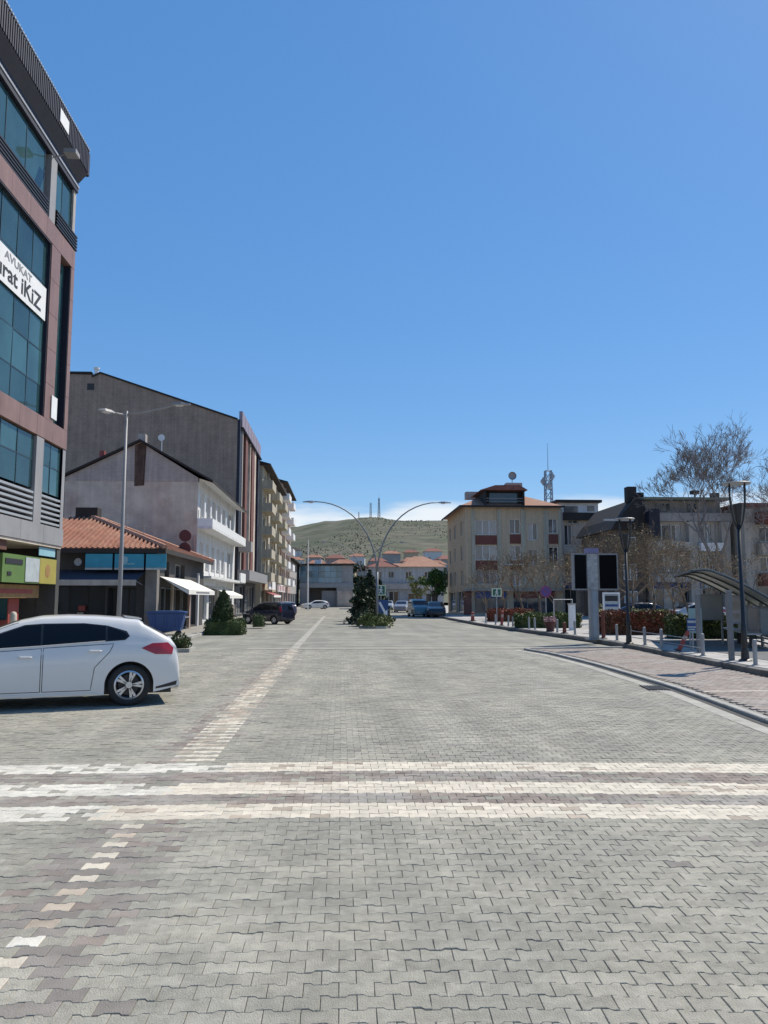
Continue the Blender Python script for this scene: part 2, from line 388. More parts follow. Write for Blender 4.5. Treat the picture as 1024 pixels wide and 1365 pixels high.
def paver_class(x, row):
    y = 6.41 + (row + 0.5) * PITCHY
    rr = rnd.random()
    band_ = None
    for k_, (r0_, r1_, w_h) in enumerate(((0, 4, 1), (4, 7, 0), (7, 11, 1), (11, 15, 0), (15, 19, 1))):
        if r0_ <= row < r1_: band_ = (k_, w_h)
    if band_:
        if band_[1]:
            if x < -1.6 + 0.2 * band_[0] - 0.3: return 4 if rr < 0.85 else 0
            return 3 if rr < 0.93 else 5
        return 2 if rr < 0.85 else 0
    if row < 0:
        if abs(x + 1.56) < .05 and row % 2 == 0: return 3 if rr < 0.5 else (5 if rr < .75 else 4)
        if -1.95 < x < -1.15: return (1 if rr < 0.42 else 2) if rr < .55 else 0
    elif -1.76 < x < -1.38:
        if y < 11.2: return (3 if rr < 0.8 else 5) if row % 2 == 0 else 0
        return (3 if rr < 0.28 else 5) if rr < 0.68 else 0
    elif -2.0 < x < -1.76: return 2 if rr < 0.6 else 0
    elif -1.38 < x < -1.2: return 2 if rr < 0.3 else 0
    return 0 if rr < 0.988 else (1 if rr < 0.995 else 2)
paver_meshes = []
for m in PMATS:
    b = MB(); b.add(PV, PF); paver_meshes.append(mesh_of('paver', b, m))
rows0 = int((2.6 - 6.41) / PITCHY); rows1 = int((26.95 - 6.41) / PITCHY)
V, FCS, MI = [], [], []
count = 0
pv = np.array(PV)
for row in range(rows0, rows1):
    y = 6.41 + (row + 0.5) * PITCHY
    xl = max(-10.5, -0.45 * y - 1.7); xr = min(6.9, 0.56 * y + 1.7)
    offx = HALF if row % 2 else 0.0
    for k in range(int(xl / (2 * HALF)), int(xr / (2 * HALF)) + 1):
        x = k * 2 * HALF + offx
        yy = y + skew(x)
        if yy > 26.95: continue
        kedge = lerp_line(K1, yy) - .2
        if x > kedge: continue
        c = paver_class(x, row)
        dz = rnd.gauss(0, 0.0013); ta, tb = rnd.gauss(0, 0.008), rnd.gauss(0, 0.007); rz = rnd.gauss(0, 0.006) - 0.04 * (x > 0.4)
        vis = 3.05 < yy and -0.47 * yy < x < 0.58 * yy
        if vis and count < 300:
            o = bpy.data.objects.new('paver', paver_meshes[c]); COL.objects.link(o); o.parent = road
            o.location = (x, yy, dz); o.rotation_euler = (ta, tb, rz); count += 1
            continue
        b = len(V)
        cs, sn = math.cos(rz), math.sin(rz)
        far = yy > 9
        for (px, py, pz) in (PV[:24] if far else PV):
            V.append((x + px * cs - py * sn, yy + px * sn + py * cs, pz + dz + ta * py - tb * px))
        for f in (PF_CHEAP if far else PF):
            FCS.append(tuple(i + b for i in f)); MI.append(c)
me = bpy.data.meshes.new('paver_field'); me.from_pydata(V, [], FCS)
for m in PMATS: me.materials.append(m)
me.polygons.foreach_set('material_index', MI); me.update()
o = bpy.data.objects.new('paver_field', me); COL.objects.link(o); o.parent = road; o['kind'] = 'stuff'

# far markings laid in lighter pavers: sheets a few millimetres above the road
mk = MB()
y = 26.9
while y < 78:
    y2 = min(y + 2.4, 78); mk.quad((-1.72, y, 0.002), (-1.44, y, 0.002), (-1.44, y2 - 0.12, 0.002), (-1.72, y2 - 0.12, 0.002)); y = y2
solo('lane_line', mk, mat('faded_line', (.37, .35, .30), rough=.9, var=.3, scale=2.5), 'pale lane line laid in pavers running away along the left of the street', 'road marking', kind='structure')
mk = MB()
for (a, b, x0, x1) in ((27.2, 27.9, -3.2, 7.6), (28.6, 29.0, -1.2, 7.9), (33.2, 33.8, -0.5, 8.2), (34.6, 34.9, 0.5, 8.2)):
    mk.quad((x0, a, 0.003), (x1, a - 0.25, 0.003), (x1, b - 0.25, 0.003), (x0, b, 0.003))
solo('crossing_marking', mk, mat('faded_band', (.33, .31, .26), rough=.9, var=.3, scale=2.5), 'thin cream bands of a second crossing farther up the street', 'road marking', kind='structure')

# red parking bay beside the street (raised) and the plaza behind it (raised again)
BAYZ, PLZ = 0.04, 0.16
bay = thing('parking_bay', 'raised bay of reddish brown pavers along the right kerb', 'pavement', (0, 0, 0), kind='structure')
poly = [(x + 0.16, y) for x, y in K1] + [(9.8, 27.0)] + [(x - 0.14, y) for x, y in reversed(K2[:5])]
mb = MB(); mb.add([(x, y, BAYZ - 0.02) for x, y in poly], [tuple(range(len(poly)))]); part('paver_bed', mb, M_JOINT, bay)
V, FCS, MI, cnt = [], [], [], 0
red_mesh = {}
for c, m in ((0, M_PRED), (1, M_PBROWN), (2, M_PCREAM)):
    b = MB(); b.add([(p[0], p[1], p[2]) for p in PV], PF_CHEAP + PF[13:]); red_mesh[c] = mesh_of('paver', b, m)
for r_ in range(int(6 / PITCHY), int(26.6 / PITCHY)):
    y = r_ * PITCHY
    for k in range(33, 64):
        x = k * 2 * HALF + (HALF if r_ % 2 else 0)
        if not (lerp_line(K1, y) + 0.27 < x < lerp_line(K2, y) - 0.22) or x > 0.57 * y + 1.6: continue
        c = 2 if abs(y - 14.15) < 0.06 else (0 if rnd.random() < 0.86 else 1)
        if y > 26.3 - (x > 9) * 0.1: continue
        dz = rnd.gauss(0, 0.0015)
        if cnt < 300 and y > 10.3 and x < 0.565 * y:
            o = bpy.data.objects.new('paver', red_mesh[c]); COL.objects.link(o); o.parent = bay; o.location = (x, y, BAYZ + dz); cnt += 1; continue
        b = len(V); V += [(x + p[0], y + p[1], p[2] + BAYZ + dz) for p in PV[:24]]
        for f in PF_CHEAP: FCS.append(tuple(i + b for i in f)); MI.append(c)
me = bpy.data.meshes.new('paver_field'); me.from_pydata(V, [], FCS)
for m in (M_PRED, M_PBROWN, M_PCREAM): me.materials.append(m)
me.polygons.foreach_set('material_index', MI); me.update()
o = bpy.data.objects.new('paver_field', me); COL.objects.link(o); o.parent = bay; o['kind'] = 'stuff'

def kerb_run(name, pts, z0, z1, w, label, length=0.8, km=None):
    k = thing(name, label, 'kerb', (pts[0][0], pts[0][1], z0), kind='structure')
    P = [Vector((x, y, 0)) for x, y in pts]
    ds = [0.0]
    for a, b in zip(P, P[1:]): ds.append(ds[-1] + (b - a).length)
    t = 0.0
    def at(t):
        for i in range(len(P) - 1):
            if t <= ds[i + 1]: return P[i].lerp(P[i + 1], (t - ds[i]) / (ds[i + 1] - ds[i]))
        return P[-1]
    n = 0
    key = {}
    while t < ds[-1] - 0.05:
        L_ = min(length if t < 60 else length * 4, ds[-1] - t)
        a, b = at(t + 0.006), at(t + L_ - 0.006); t += L_; n += 1
        d = (b - a); l = d.length
        if l < 0.05: continue
        kk = round(l, 2)
        if kk not in key:
            c = 0.012; hw = w / 2; h = z1 - z0
            prof = [(-hw, 0), (hw, 0), (hw, h - c), (hw - c, h), (-hw + c, h), (-hw, h - c)]
            m_ = MB(); m_.prism([(-l / 2, p[0], p[1]) for p in prof], (l, 0, 0)); key[kk] = mesh_of('kerb_stone', m_, km or M_KERB)
        o = bpy.data.objects.new('kerb_stone', key[kk]); COL.objects.link(o); o.parent = k
        mid = (a + b) / 2
        o.location = (mid.x - pts[0][0], mid.y - pts[0][1], rnd.gauss(0, 0.003)); o.rotation_euler = (0, 0, math.atan2(d.y, d.x) + rnd.gauss(0, 0.004))
    return k
kerb_run('bay_kerb', K1, -0.03, BAYZ + 0.018, 0.13, 'stone kerb between the grey street and the red parking bay')
kerb_run('plaza_kerb', K2, 0.02, PLZ + 0.0, 0.2, 'stone kerb with painted-in shade at the foot of the low posts along the plaza', 1.0, mat('shaded_kerb', (0.13, 0.125, 0.115), rough=0.9, var=0.3, scale=3, rand=.15))  # stone colour darkened to carry the shade on the kerb's street face
kerb_run('bay_end_kerb', [(6.2, 26.45), (7.2, 26.9), (8.4, 27.05), (9.7, 27.0)], -0.03, BAYZ + 0.02, 0.2, 'short kerb closing the far end of the red parking bay')
# pale flush strip beside the bay kerb
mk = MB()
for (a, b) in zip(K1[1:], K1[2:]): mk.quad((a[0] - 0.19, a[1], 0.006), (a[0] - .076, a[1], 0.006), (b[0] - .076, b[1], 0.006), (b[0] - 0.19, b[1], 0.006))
solo('dark_kerb_strip', mk, mat('strip_grate_dark', (.035, .034, .032), rough=.8, var=.4, scale=8), 'narrow dark strip along the bay kerb', 'drain', kind='structure')  # flat dark sheet drawing a thin line beside the kerb stones
mk = MB(); st = [(x - 0.195, y) for x, y in K1]
for (a, b) in zip(st[1:], st[2:]):
    mk.quad((a[0] - 0.24, a[1], 0.004), (a[0], a[1], 0.004), (b[0], b[1], 0.004), (b[0] - 0.24, b[1], 0.004))
solo('gutter_strip', mk, M_WALK if False else mat('gutter_concrete', (0.36, 0.345, 0.30), rough=0.9, var=0.3, scale=2.5), 'pale worn concrete gutter strip along the bay kerb', 'gutter', kind='structure')

plaza = thing('plaza_pavement', 'light slab pavement of the town square behind the low posts', 'pavement', (0, 0, 0), kind='structure')
poly = [(x + 0.1, y) for x, y in K2] + [(90, 180), (90, 2)]
mb = MB(); mb.add([(x, y, PLZ - 0.012) for x, y in poly], [tuple(range(len(poly)))]); part('slab_bed', mb, M_PLAZA, plaza)
slabm = mesh_of('slab', MB().prism([(-.39, -.39, -.03), (.39, -.39, -.03), (.39, .39, -.03), (-.39, .39, -.03)][::1], (0, 0, .034)), M_PLAZA)
n = 0
for j in range(18, 60):
    for i in range(0, 12):
        y = j * 0.8; x = lerp_line(K2, y) + 0.55 + i * 0.8
        if n >= 290 or x > 0.57 * y: continue
        o = bpy.data.objects.new('slab', slabm); COL.objects.link(o); o.parent = plaza; o.location = (x, y, PLZ + rnd.gauss(0, .002)); n += 1

o = thing('drain_grate', 'dark iron drain grate let into the gutter beside the parking bay', 'drain grate', (5.98, 15.0, 0.007), R(82))
for k in range(7): part('bar', MB().box(-.36, .36, -.15 + k * .05 - .012, -.15 + k * .05 + .012, 0, .012), M_BLACK, o, local=True)
part('frame', MB().box(-.4, .4, -.19, -.172, 0, .014).box(-.4, .4, .172, .19, 0, .014), mat('strip_grate_dark', (.035, .034, .032), rough=.8), o, local=True)
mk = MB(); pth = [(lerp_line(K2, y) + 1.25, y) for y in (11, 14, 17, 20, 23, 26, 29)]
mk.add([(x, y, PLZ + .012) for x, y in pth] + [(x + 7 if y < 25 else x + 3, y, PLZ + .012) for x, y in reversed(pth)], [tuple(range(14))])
solo('shaded_path', mk, mat('shaded_asphalt', (.13, .13, .125), rough=.9, var=.25, scale=2), 'dark paved path with canopy shadow in its tone, under and around the bus shelter', 'path', kind='structure')  # one dark tone holds both darker paving and the shelter's painted shadow
# left footway
LK = [(-6.4, 25.6), (-6.5, 34), (-6.6, 60), (-6.6, 180)]
walk = solo('left_footway', MB().add([(x - .1, y, 0.10) for x, y in LK] + [(-40, 180, .10), (-40, 25.6, .10)], [(0, 5, 4, 3, 2, 1)][::1]), M_WALK, 'grey footway in front of the shops on the left', 'pavement', kind='structure')
kerb_run('footway_kerb', LK, -0.03, 0.125, 0.2, 'stone kerb of the left footway by the shops', 1.0)

# ------------------------------------------------------------------ hill with masts, scrub, houses
def smooth(a, b, x):
    t = min(1, max(0, (x - a) / (b - a))); return t * t * (3 - 2 * t)
from mathutils import noise as mnoise
CREST = [(-900, 26), (-420, 42), (-220, 59), (-100, 71), (-60, 75), (-13, 83), (30, 87), (73, 85), (125, 85.5), (220, 80), (420, 60), (900, 30)]
def crest(x):
    for (a, p), (b, q) in zip(CREST, CREST[1:]):
        if a <= x <= b: return p + (q - p) * smooth(a, b, x)
    return CREST[0][1] if x < 0 else CREST[-1][1]
def hill_z(x, y):
    t = smooth(140, 900, y)
    back = 1 - smooth(930, 1700, y)
    n = mnoise.fractal(Vector((x * 0.006, y * 0.004, 3.1)), 1.0, 2.0, 5)
    n2 = mnoise.fractal(Vector((x * 0.03, y * 0.02, 7.7)), 0.9, 2.0, 4)
    edge = max(0.0, 1 - abs(y - 900) / 160)
    z = crest(x * 900 / max(y, 500)) * (t ** 0.85) * back
    return z + (n * 9 + n2 * 1.6) * t * (1 - 0.8 * edge) * back - 1.5
xs = np.linspace(-900, 900, 170); ys = np.concatenate([np.linspace(192, 960, 120), np.linspace(990, 1700, 14)])
vs = [(x, y, hill_z(x, y)) for y in ys for x in xs]
nx = len(xs)
fs = [(j * nx + i, j * nx + i + 1, (j + 1) * nx + i + 1, (j + 1) * nx + i) for j in range(len(ys) - 1) for i in range(nx - 1)]
M_HILL = mat('hill_grass', (0.06, 0.07, 0.032), rough=0.95, var=0.65, scale=0.09, col2=(0.105, 0.098, 0.062), big=0.03, bump=1.0, bscale=0.25)
solo('hill', MB().add(vs, fs), M_HILL, 'broad green and dry grass hill behind the town', 'hill', kind='structure', smooth=True)
# scrub on the hillside
M_SCRUB = foliage('scrub', (0.046, 0.056, 0.028), (0.066, 0.074, 0.04))
sc = MB(); r2 = random.Random(3)
for k in range(16000):
    y = r2.uniform(330, 890); x = r2.uniform(-0.14 * y - 40, 0.24 * y)
    d = mnoise.noise(Vector((x * 0.02, y * 0.004, 1.7)))
    if d < -0.12 + r2.random() * 0.5: continue
    z = hill_z(x, y); s_ = r2.uniform(0.3, .95) * (1.3 if d > .35 else 1)
    c = [Vector((x + r2.uniform(-.3, .3) * s_, y + r2.uniform(-.3, .3) * s_, z + s_ * .8))]
    base = [Vector((x + s_ * math.cos(a) * r2.uniform(.7, 1.2), y + s_ * math.sin(a), z - .2)) for a in (0, 1.26, 2.5, 3.77, 5.03)]
    b = len(sc.v); sc.v += [tuple(c[0])] + [tuple(p) for p in base]
    for i in range(5): sc.f.append((b, b + 1 + i, b + 1 + (i + 1) % 5)); sc.mi.append(0)
solo('hillside_scrub', sc, M_SCRUB, 'dark low scrub scattered over the hillside', 'scrub', kind='stuff')

def lattice_mast(name, x, y, z0, h, w0, w1, m, label, group=None, dishes=0, rod=0):
    t = thing(name, label, 'mast', (x, y, z0), 0, group)
    leg = MB()
    cs = [(-1, -1), (1, -1), (1, 1), (-1, 1)]
    for sx, sy in cs: leg.tube([(sx * w0, sy * w0, 0), (sx * w1, sy * w1, h)], 0.17 * max(w0, .5), 5)
    part('legs', leg, m, t, local=True)
    br = MB(); n = max(6, int(h / (2.2 * w0)))
    for i in range(n):
        a, b = i / n, (i + 1) / n
        wa, wb = w0 + (w1 - w0) * a, w0 + (w1 - w0) * b
        for q in range(4):
            p, s_ = cs[q], cs[(q + 1) % 4]
            br.tube([(p[0] * wa, p[1] * wa, a * h), (s_[0] * wb, s_[1] * wb, b * h)], 0.09 * max(w0, .5), 4, cap=False)
            br.tube([(p[0] * wb, p[1] * wb, b * h), (s_[0] * wb, s_[1] * wb, b * h)], 0.09 * max(w0, .5), 4, cap=False)
    part('bracing', br, m, t, local=True)
    if rod:
        part('antenna', MB().tube([(0, 0, h), (0, 0, h + rod)], [0.07, 0.03], 6), m, t, local=True)
    for k in range(dishes):
        a = k * 2.1 + .4; hh = h - 1.0 - (k % 3) * 1.0
        d = MB(); c = Vector((math.cos(a) * (w1 + .45), math.sin(a) * (w1 + .45), hh))
        if k % 2: d.box(c.x - .16, c.x + .16, c.y - .12, c.y + .12, hh - .8, hh + .8)
        else: d.lathe([(0.05, -.2), (0.5, -.05), (.55, .12), (.5, .2)], 12, c, 'y')
        d.tube([(0, 0, hh), tuple(c)], .04, 5)
        part('aerial', d, M_GREYMETAL, t, local=True)
    return t
M_MAST = mat('mast_steel', (0.09, 0.095, 0.115), rough=0.6, metal=0.3, var=0.1)
M_MASTR = mat('mast_red', (0.25, 0.09, 0.085), rough=0.6, var=0.1)
lattice_mast('radio_mast', 19.5, 885, hill_z(19.5, 885), 16, 0.9, .35, M_MASTR, 'short reddish mast, leftmost of the masts on the hill crest', 'masts on the hill')
lattice_mast('radio_mast', 33.3, 895, hill_z(33.3, 895), 27, 1.2, .7, M_MAST, 'blunt grey mast in the middle of the masts on the hill crest', 'masts on the hill')
lattice_mast('radio_mast', 42.8, 895, hill_z(42.8, 895), 33, 1.7, .5, M_MAST, 'tallest grey mast on the hill crest, with a thin rod on top', 'masts on the hill', rod=6)
lattice_mast('telecom_tower', 40.2, 150, 12, 14.5, 0.75, .55, mat('tower_paint', (0.20, 0.26, 0.33), rough=0.6, var=0.1), 'blue grey lattice telecom tower with aerials rising behind the pale block', dishes=8, rod=5.5)

# small far houses at the foot of the hill
def small_house(px_x, y, z, w, d, h, wallm, roofm, label, group='houses at the foot of the hill', flat=False):
    t = thing('hillside_house', label, 'house', (px_x, y, z), rnd.uniform(-.2, .2), group)
    f = Facade((-w / 2, -d / 2, 0), (1, 0, 0), (0, -1, 0)); mb = MB()
    n = max(2, int(w / 2.6)); ops = []
    for s_ in range(max(1, int(h / 2.8))):
        for i in range(n):
            u = w * (i + .5) / n; ops.append((u - .5, u + .5, s_ * 2.8 + 1.0, s_ * 2.8 + 2.2))
    f.wall(mb, w, -3, h, ops, .15)
    mb.quad((w / 2, -d / 2, -3), (w / 2, d / 2, -3), (w / 2, d / 2, h), (w / 2, -d / 2, h)); mb.quad((w / 2, d / 2, -3), (-w / 2, d / 2, -3), (-w / 2, d / 2, h), (w / 2, d / 2, h))
    mb.quad((-w / 2, d / 2, -3), (-w / 2, -d / 2, -3), (-w / 2, -d / 2, h), (-w / 2, d / 2, h))
    part('wall', mb, wallm, t, local=True)
    WLOC[t.name] = Vector((0, 0, 0))
    for o_ in ops: f.window(t, o_, .15, cols=1, fw=.08, sill=False)
    rf = MB(); e = .45
    if flat: rf.box(-w / 2 - .2, w / 2 + .2, -d / 2 - .2, d / 2 + .2, h, h + .3)
    else:
        rh = min(w, d) * .26
        c = [(-w / 2 - e, -d / 2 - e, h), (w / 2 + e, -d / 2 - e, h), (w / 2 + e, d / 2 + e, h), (-w / 2 - e, d / 2 + e, h)]
        a, b = (-w / 4, 0, h + rh), (w / 4, 0, h + rh)
        rf.quad(c[0], c[1], b, a); rf.quad(c[2], c[3], a, b); rf.tri(c[1], c[2], b); rf.tri(c[3], c[0], a); rf.quad(c[3], c[2], c[1], c[0])
    part('roof', rf, roofm, t, local=True)
    part('chimney', MB().box(w * .2, w * .2 + .5, .2, .7, h, h + 2.2), M_PLASTER, t, local=True)
    return t
M_PINK = mat('pink_wall', (0.42, 0.30, 0.26), rough=.9, streak=.15)
M_BEIGE = mat('beige_wall', (0.54, 0.42, 0.285), rough=.9, streak=.12, var=.12)
M_GREYW = mat('grey_wall', (0.36, 0.34, 0.325), rough=.9, streak=.15)
M_BROOF = mat('brown_roof', (0.22, 0.09, 0.07), rough=.9, var=.3)
hl = [(-3, 232, 1.5, 7, 6, 4.4, M_PINK, M_BROOF, 'pink house with brown roof left of the median trees'), (8, 222, 2, 7, 6, 4.4, M_GREYW, M_TILE, 'small grey house with red roof just right of the double lamp'),
      (-14, 245, 4, 8, 6, 4.2, M_GREYW, M_DROOF, 'grey house with dark roof above the blue glass building'), (17, 232, 2.5, 7, 6, 4.4, M_BEIGE, M_TILEO, 'beige house with orange roof among the red roofs at the hill foot'),
      (29, 240, 6, 6, 6, 5.0, M_WHITEP, M_TILE, 'white house with red roof close to the beige block'), (23, 258, 9, 7, 6, 4.4, M_PINK, M_TILE, 'pink house with red roof higher than its neighbours by the beige block'),
      (1, 252, 6, 8, 6, 4.4, M_BEIGE, M_TILE, 'wide beige house with red roof behind the median conifers'), (-24, 380, 0, 9, 7, 3.0, M_WHITEP, M_DROOF, 'lone white hut on the hill above the left lane'),
      (12, 262, 8, 6, 5, 4.0, M_GREYW, M_BROOF, 'grey house with brown roof up the slope over the orange roof'), (35, 262, 10, 7, 6, 5.0, M_GREYW, M_BROOF, 'grey house with brown roof right against the beige block'),
      (-8, 258, 1.5, 6, 5, 4.2, M_PINK, M_TILE, 'small pink house with red roof over the right end of the blue glass building'), (-19, 262, 1.5, 6, 5, 4.0, M_BEIGE, M_BROOF, 'small beige house with brown roof at the far left foot of the hill')]
hl += [(-2, 285, 0, 7, 6, 4.2, M_PINK, M_BROOF, 'pink house with brown roof, highest of the houses seen left of the double lamp'), (6, 292, 0, 6, 5, 4.0, M_WHITEP, M_TILE, 'small white house with red roof straight behind the double lamp'),
       (19, 298, 0, 7, 5, 4.2, M_GREYW, M_TILE, 'grey house with red roof above the orange roof of the arcade house'), (27, 305, 0, 6, 5, 4.4, M_BEIGE, M_BROOF, 'beige house with brown roof above the bright green tree'),
       (36, 310, 0, 7, 6, 4.6, M_WHITEP, M_BROOF, 'white house with brown roof, highest one beside the beige block'), (-10, 295, 0, 6, 5, 4.0, M_GREYW, M_TILE, 'small grey house with red roof above the right end of the blue glass building'),
       (-17, 288, 0, 7, 5, 4.2, M_WHITEP, M_TILE, 'white house with red roof above the left end of the blue glass building')]
for i, h_ in enumerate(hl):
    z = hill_z(h_[0], h_[1])
    yy = h_[1] + 30 if h_[1] < 283 else h_[1] + 24 if h_[1] < 350 else h_[1]
    small_house(h_[0] * yy / h_[1], yy, hill_z(h_[0] * yy / h_[1], yy), *h_[3:])

# ------------------------------------------------------------------ LEFT: glass office building (facade x = -8.5, far corner y = 24.5)
GX = -8.5
M_COPPER = mat('copper_cladding', (0.27, 0.16, 0.13), rough=0.45, var=0.15, scale=1.5, streak=0.12, metal=0.15)
M_LGREY = mat('light_grey_cladding', (0.29, 0.285, 0.29), rough=0.55, var=0.1, scale=1.5, streak=0.08)
M_LSLAT = mat('louvre_aluminium', (0.45, 0.46, 0.47), rough=0.4, metal=0.3, var=0.1)
M_NAVYM = mat('navy_metal', (0.012, 0.014, 0.03), rough=0.6, var=0.2)
M_MULL = mat('mullion', (0.025, 0.05, 0.065), rough=0.4, var=0.1)
gb = thing('office_building', 'glass office building with copper coloured bands and dark roof edge behind the white hatchback', 'building', (GX, 16, 0))
Y0, Y1 = 9.0, 24.5
mb = MB()
mb.box(-22, GX - 0.75, Y0, Y1 - 0.25, 3.3, 15.6)           # core
mb.box(-22, GX - 2.2, Y0, Y1 - 0.25, 0, 3.3)
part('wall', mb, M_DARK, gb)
boxp('end_wall', gb, -22, GX - 0.12, Y1 - 0.24, Y1, 0.1, 3.27, mat('shop_wall', (.06, .058, .056), rough=.8, var=.3, scale=1.5))
boxp('end_wall', gb, -22, GX - 0.02, Y1 - 0.24, Y1, 3.28, 6.24, M_LGREY)
boxp('end_wall', gb, -22, GX - 0.05, Y1 - 0.23, Y1 - 0.01, 6.25, 15.2, M_GREYW)
def gbox(name, y0, y1, z0, z1, d0, d1, m): return boxp(name, gb, GX + d0, GX + d1, y0, y1, z0, z1, m)
# copper frame: panels about 1.2 m long each
def band(z0, z1, d0, d1, ya, yb, m, name='cladding_panel', step=1.2):
    y = yb
    while y > ya + .01:
        a = max(ya, y - step); gbox(name, a + .006, y - .006, z0, z1, d0, d1, m); y = a
band(12.05, 12.66, -0.7, 0.0, Y0, 24.5, M_COPPER)
band(6.26, 6.85, -0.7, 0.0, Y0, 24.5, M_COPPER)
for a in range(5): gbox('cladding_panel', 22.58, 23.28, 6.86 + a * 1.038, 6.86 + (a + 1) * 1.038 - .012, -0.7, -0.004, M_COPPER)
for a in range(5): gbox('cladding_panel', 24.22, 24.5, 6.86 + a * 1.038, 6.86 + (a + 1) * 1.038 - .012, -0.7, -0.004, M_COPPER)
# panes
def panes(ys, zs, d):
    for i in range(len(ys) - 1):
        for j in range(len(zs) - 1):
            p = gbox('pane', ys[i] + .02, ys[i + 1] - .02, zs[j] + .02, zs[j + 1] - .02, d - .03, d, G_TEAL)
            p.rotation_euler = (0, rnd.gauss(0, .006), rnd.gauss(0, .006))
    for y in ys: gbox('mullion', y - .02, y + .02, zs[0], zs[-1], d - .05, d + .012, M_MULL)
    for z in zs[1:-1]: gbox('transom', ys[0], ys[-1], z - .02, z + .02, d - .045, d + .008, M_MULL)
ysb = [22.5 - 1.02 * k for k in range(12)][::-1]
panes(ysb, [6.88, 7.75, 8.75, 9.72, 10.75, 12.03], -0.12)
panes([23.34, 24.18], [6.88, 8.6, 10.3, 12.03], -0.22)
for y in (22.52, 23.3, 24.19): gbox('reveal', y - .012, y + .012, 6.86, 12.04, -0.7, -0.02, M_NAVYM)
gbox('reveal', Y0, 22.5, 12.0, 12.045, -0.7, -0.01, M_NAVYM)
panes([22.1 - 1.05 * k for k in range(11)][::-1], [4.74, 5.55, 6.24], -0.1)
panes([22.72, 23.45, 24.24], [4.74, 5.55, 6.24], -0.1)
panes([21.95 - 1.3 * k for k in range(9)][::-1], [13.22, 14.6], -0.1)
panes([22.72, 23.45, 24.24], [13.22, 14.6], -0.12)
# slat balustrades
for k in range(6):
    z = 3.86 + k * 0.148
    gbox('slat', Y0, 22.15, z, z + 0.062, -0.16, -0.03, M_LSLAT); gbox('slat', 22.72, 24.25, z, z + 0.062, -0.16, -0.03, M_LSLAT)
gbox('back_panel', Y0, 24.3, 3.82, 4.72, -0.4, -0.2, M_NAVYM)
gbox('back_panel', Y0, 24.2, 12.68, 13.2, -0.4, -0.2, M_NAVYM)
for k in range(5):
    z = 12.70 + k * 0.105
    gbox('slat', Y0, 22.2, z, z + 0.05, -0.1, -0.02, M_BLACK); gbox('slat', 22.75, 24.56, z, z + 0.05, -0.1, 0.03, M_BLACK)
# columns
gbox('column', 22.16, 22.7, 3.8, 6.24, -0.5, -0.012, M_LGREY); gbox('column', 22.25, 22.7, 12.67, 14.62, -0.5, -0.012, M_LGREY)
gbox('column', 24.26, 24.5, 3.8, 6.24, -0.5, -0.03, M_GREYW)
# fascia over the shops, soffit, roof edge
band(3.28, 3.8, -0.8, 0.012, Y0, 24.5, M_LGREY, 'fascia_panel', 1.6)
gbox('soffit', Y0, 24.45, 3.2, 3.27, -2.2, -0.02, M_PLASTER)
gbox('cornice', Y0, 24.5, 14.62, 15.0, -0.8, 0.004, M_NAVYM); gbox('cornice_trim', Y0, 24.53, 14.78, 14.84, 0.005, 0.03, M_LSLAT)
mb = MB(); mb.prism([(GX - .8, Y0, 15.0), (GX, Y0, 15.0), (GX + .26, Y0, 15.32), (GX - .8, Y0, 15.32)], (0, Y1 + .06 - Y0, 0)); part('cornice', mb, mat('dark_cornice', (.05, .05, .06), rough=.6), gb)
mb = MB(); mb.box(-22, GX + .25, Y0, Y1 + .24, 15.33, 16.08)
for k in range(int((Y1 + .2 - Y0) / .13)):
    y = Y0 + k * .13; mb.box(GX + .25, GX + .285, y, y + .07, 15.34, 16.1)
for k in range(40):
    x = GX + .2 - k * .13; mb.box(x - .07, x, Y1 + .24, Y1 + .28, 15.34, 16.1)
part('roof', mb, M_NAVYM, gb)
mb = MB()
for k in range(int((Y1 + .2 - Y0) / .13)): mb.box(GX + .12, GX + .31, Y0 + k * .13, Y0 + k * .13 + .075, 16.09, 16.14)
part('roof_edge', mb, M_LSLAT, gb)
# ground floor shop
panes([20.2, 21.5, 22.9, 24.2], [0.35, 2.0], -1.3)
gbox('shop_column', 19.4, 19.95, 0.1, 3.2, -0.75, -0.1, M_GREYW); gbox('shop_column', 24.22, 24.5, .1, 3.27, -.6, -.05, mat('shop_wall', (.06,) * 3))
gbox('beam', 18.0, 20.8, 2.95, 3.19, -1.0, -.12, mat('brown_beam', (.12, .05, .035), rough=.7))
for y, z0, z1, c, n in ((20.6, .5, 1.25, M_PTAN, 'counter'), (22.4, .3, 1.1, M_REDP, 'counter')): gbox(n, y, y + 1.4, z0, z1, -1.25, -.95, c)
# floodlight
fl = MB(); fl.tube([(GX, 22.3, 14.55), (GX + .45, 22.2, 14.62)], .02, 6); fl.box(GX + .4, GX + .75, 22.0, 22.35, 14.55, 14.68); part('floodlight', fl, M_LGREY, gb)

